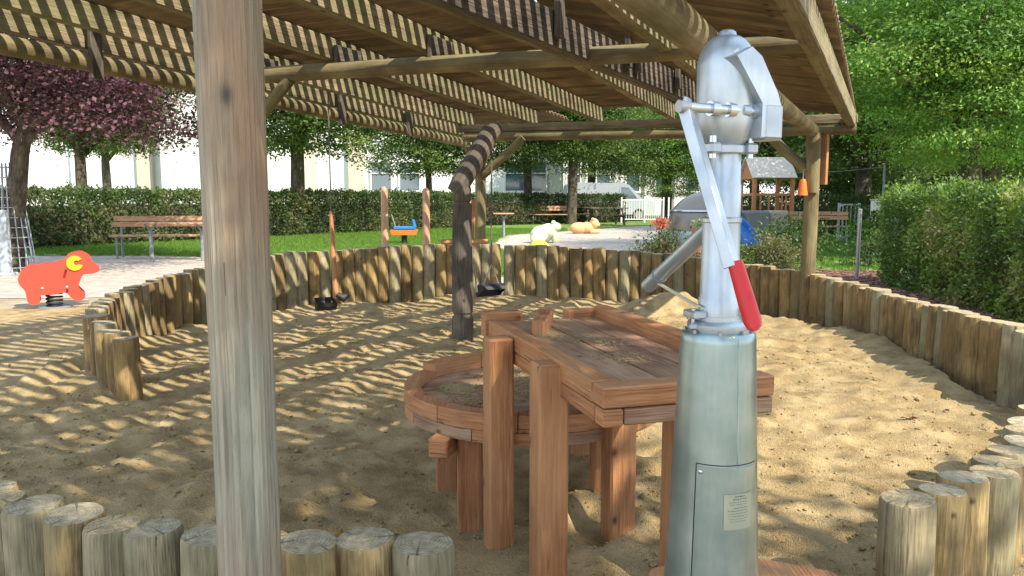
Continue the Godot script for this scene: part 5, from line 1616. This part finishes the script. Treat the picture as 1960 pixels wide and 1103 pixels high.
	tree("park_tree", "tree behind the playhouse roof", Vector3(13.5, 0, -44.0), 0.30, 2.6, ca, Vector3(0, 5.2, 0), Vector3(5.0, 4.2, 4.5), 1.6, 9, 6, mid)
	tree("park_tree", "half hidden tree between the long house and the purple crown", Vector3(-19.5, 0, -38.0), 0.22, 2.6, ca, Vector3(0, 5.6, 0), Vector3(3.6, 2.9, 3.6), 2.6, 10, 6, mid)
	# right side
	var rg := "large trees on the right"
	tree("locust_tree", "large feathery light green tree above the right hedge", Vector3(9.6, 0, -16.5), 0.24, 2.3, cl, Vector3(-0.9, 4.7, 0.9), Vector3(4.2, 3.3, 3.8), 0.3, 11, 9, rg)
	tree("locust_tree", "light green tree with forked trunk at the right edge", Vector3(11.6, 0, -19.5), 0.27, 2.2, cl, Vector3(0.6, 5.1, 0.5), Vector3(4.6, 3.6, 4.2), 2.3, 12, 9, rg)
	tree("shade_tree", "dark green tree behind the pale tree on the right", Vector3(12.0, 0, -27.0), 0.28, 1.9, cd, Vector3(0, 4.8, 0), Vector3(5.0, 3.7, 4.5), 1.0, 13, 6, rg)
	tree("shade_tree", "dark green tree farther right behind the hedge", Vector3(19.0, 0, -28.0), 0.28, 2.0, ca, Vector3(0, 5.6, 0), Vector3(5.2, 4.5, 4.5), 4.0, 14, 6, rg)
	tree("shade_tree", "distant tree filling the gap above the grey gate", Vector3(18.0, 0, -44.0), 0.3, 2.0, cd, Vector3(0, 4.8, 0), Vector3(7.0, 4.4, 5.0), 5.0, 15, 6, rg)
	tree("shade_tree", "distant broad tree behind the right edge trees", Vector3(30.0, 0, -42.0), 0.3, 2.0, ca, Vector3(0, 6.0, 0), Vector3(8.0, 5.4, 5.0), 5.0, 18, 6, rg)
	tree("shade_tree", "low distant tree showing under the light green tree at the right edge", Vector3(25.5, 0, -38.0), 0.25, 1.2, cb, Vector3(0, 2.9, 0), Vector3(6.0, 2.9, 4.0), 2.0, 19, 6, rg)
	tree("shade_tree", "low distant tree showing beside the playhouse roof", Vector3(15.5, 0, -36.0), 0.2, 1.0, ca, Vector3(0, 2.4, 0), Vector3(4.2, 2.3, 3.0), 3.0, 20, 6, rg)
	tree("shade_tree", "distant tree closing the gap beyond the right pergola post", Vector3(22.0, 0, -43.0), 0.25, 1.2, cb, Vector3(0, 3.1, 0), Vector3(5.0, 3.0, 4.0), 4.4, 21, 6, rg)
	# tree beside the camera whose leaves dapple the foreground
	var ov := crown_mesh(507, Vector3.ONE, 165, 80, 0.24, 0.045, g1, 0.6)
	tree("park_tree", "leafy tree out of frame whose shade dapples the sand", Vector3(5.6, 0, 4.6), 0.24, 2.8, ov, Vector3(-2.4, 5.6, -2.3), Vector3(2.9, 1.5, 2.5), 1.2, 16, 8)

# ------------------------------------------------------------------ scene
func _ready() -> void:
	var cam := Camera3D.new()
	cam.name = "camera"
	add_child(cam)
	cam.position = Vector3(0, 1.2, 0)
	cam.rotation = Vector3(-0.1151, 0, 0)
	cam.fov = 40.38
	cam.near = 0.05
	cam.far = 900.0
	cam.current = true
	var env := Environment.new()
	env.background_mode = Environment.BG_SKY
	var sky := Sky.new()
	var sm := ProceduralSkyMaterial.new()
	sm.sky_top_color = Color(0.66, 0.73, 0.82)
	sm.sky_horizon_color = Color(0.95, 0.95, 0.93)
	sm.sky_curve = 0.14
	sm.ground_bottom_color = Color(0.30, 0.27, 0.22)
	sm.ground_horizon_color = Color(0.62, 0.64, 0.62)
	sm.sky_energy_multiplier = 1.2
	sky.sky_material = sm
	env.sky = sky
	env.tonemap_mode = Environment.TONE_MAPPER_LINEAR
	env.tonemap_exposure = 1.75
	env.sdfgi_enabled = true
	env.ssao_enabled = true
	env.ssil_enabled = true
	var we := WorldEnvironment.new()
	we.name = "world_environment"
	we.environment = env
	add_child(we)
	var sun := DirectionalLight3D.new()
	sun.name = "sun"
	add_child(sun)
	sun.look_at_from_position(Vector3(0.50, 0.69, 0.52) * 10.0, Vector3.ZERO, Vector3.UP)
	sun.light_color = Color(1.0, 0.955, 0.88)
	sun.light_energy = 1.6
	sun.light_angular_distance = 0.5
	sun.shadow_enabled = true

	make_materials()
	build_ground()
	build_sand()
	build_palisades()
	build_pergola()
	build_house()
	build_planting()
	build_tables()
	sand_on("grains of sand spilt on the long water table", Vector3(0.218, 0, -1.827), 0.289, [[0.2, -0.35, 0.09], [0.25, -0.62, 0.1], [0.12, -0.75, 0.05]], 0.742, 320, 51)
	sand_on("sand lying on the low round table", Vector3(0.08, 0, -3.09), 0.0, [[-0.18, 0.12, 0.16], [0.05, -0.1, 0.2], [-0.1, -0.22, 0.14], [-0.3, 0.0, 0.08]], 0.436, 2600, 52)
	build_pump()
	build_diggers()
	build_play()
	build_furniture()
	build_far_play()
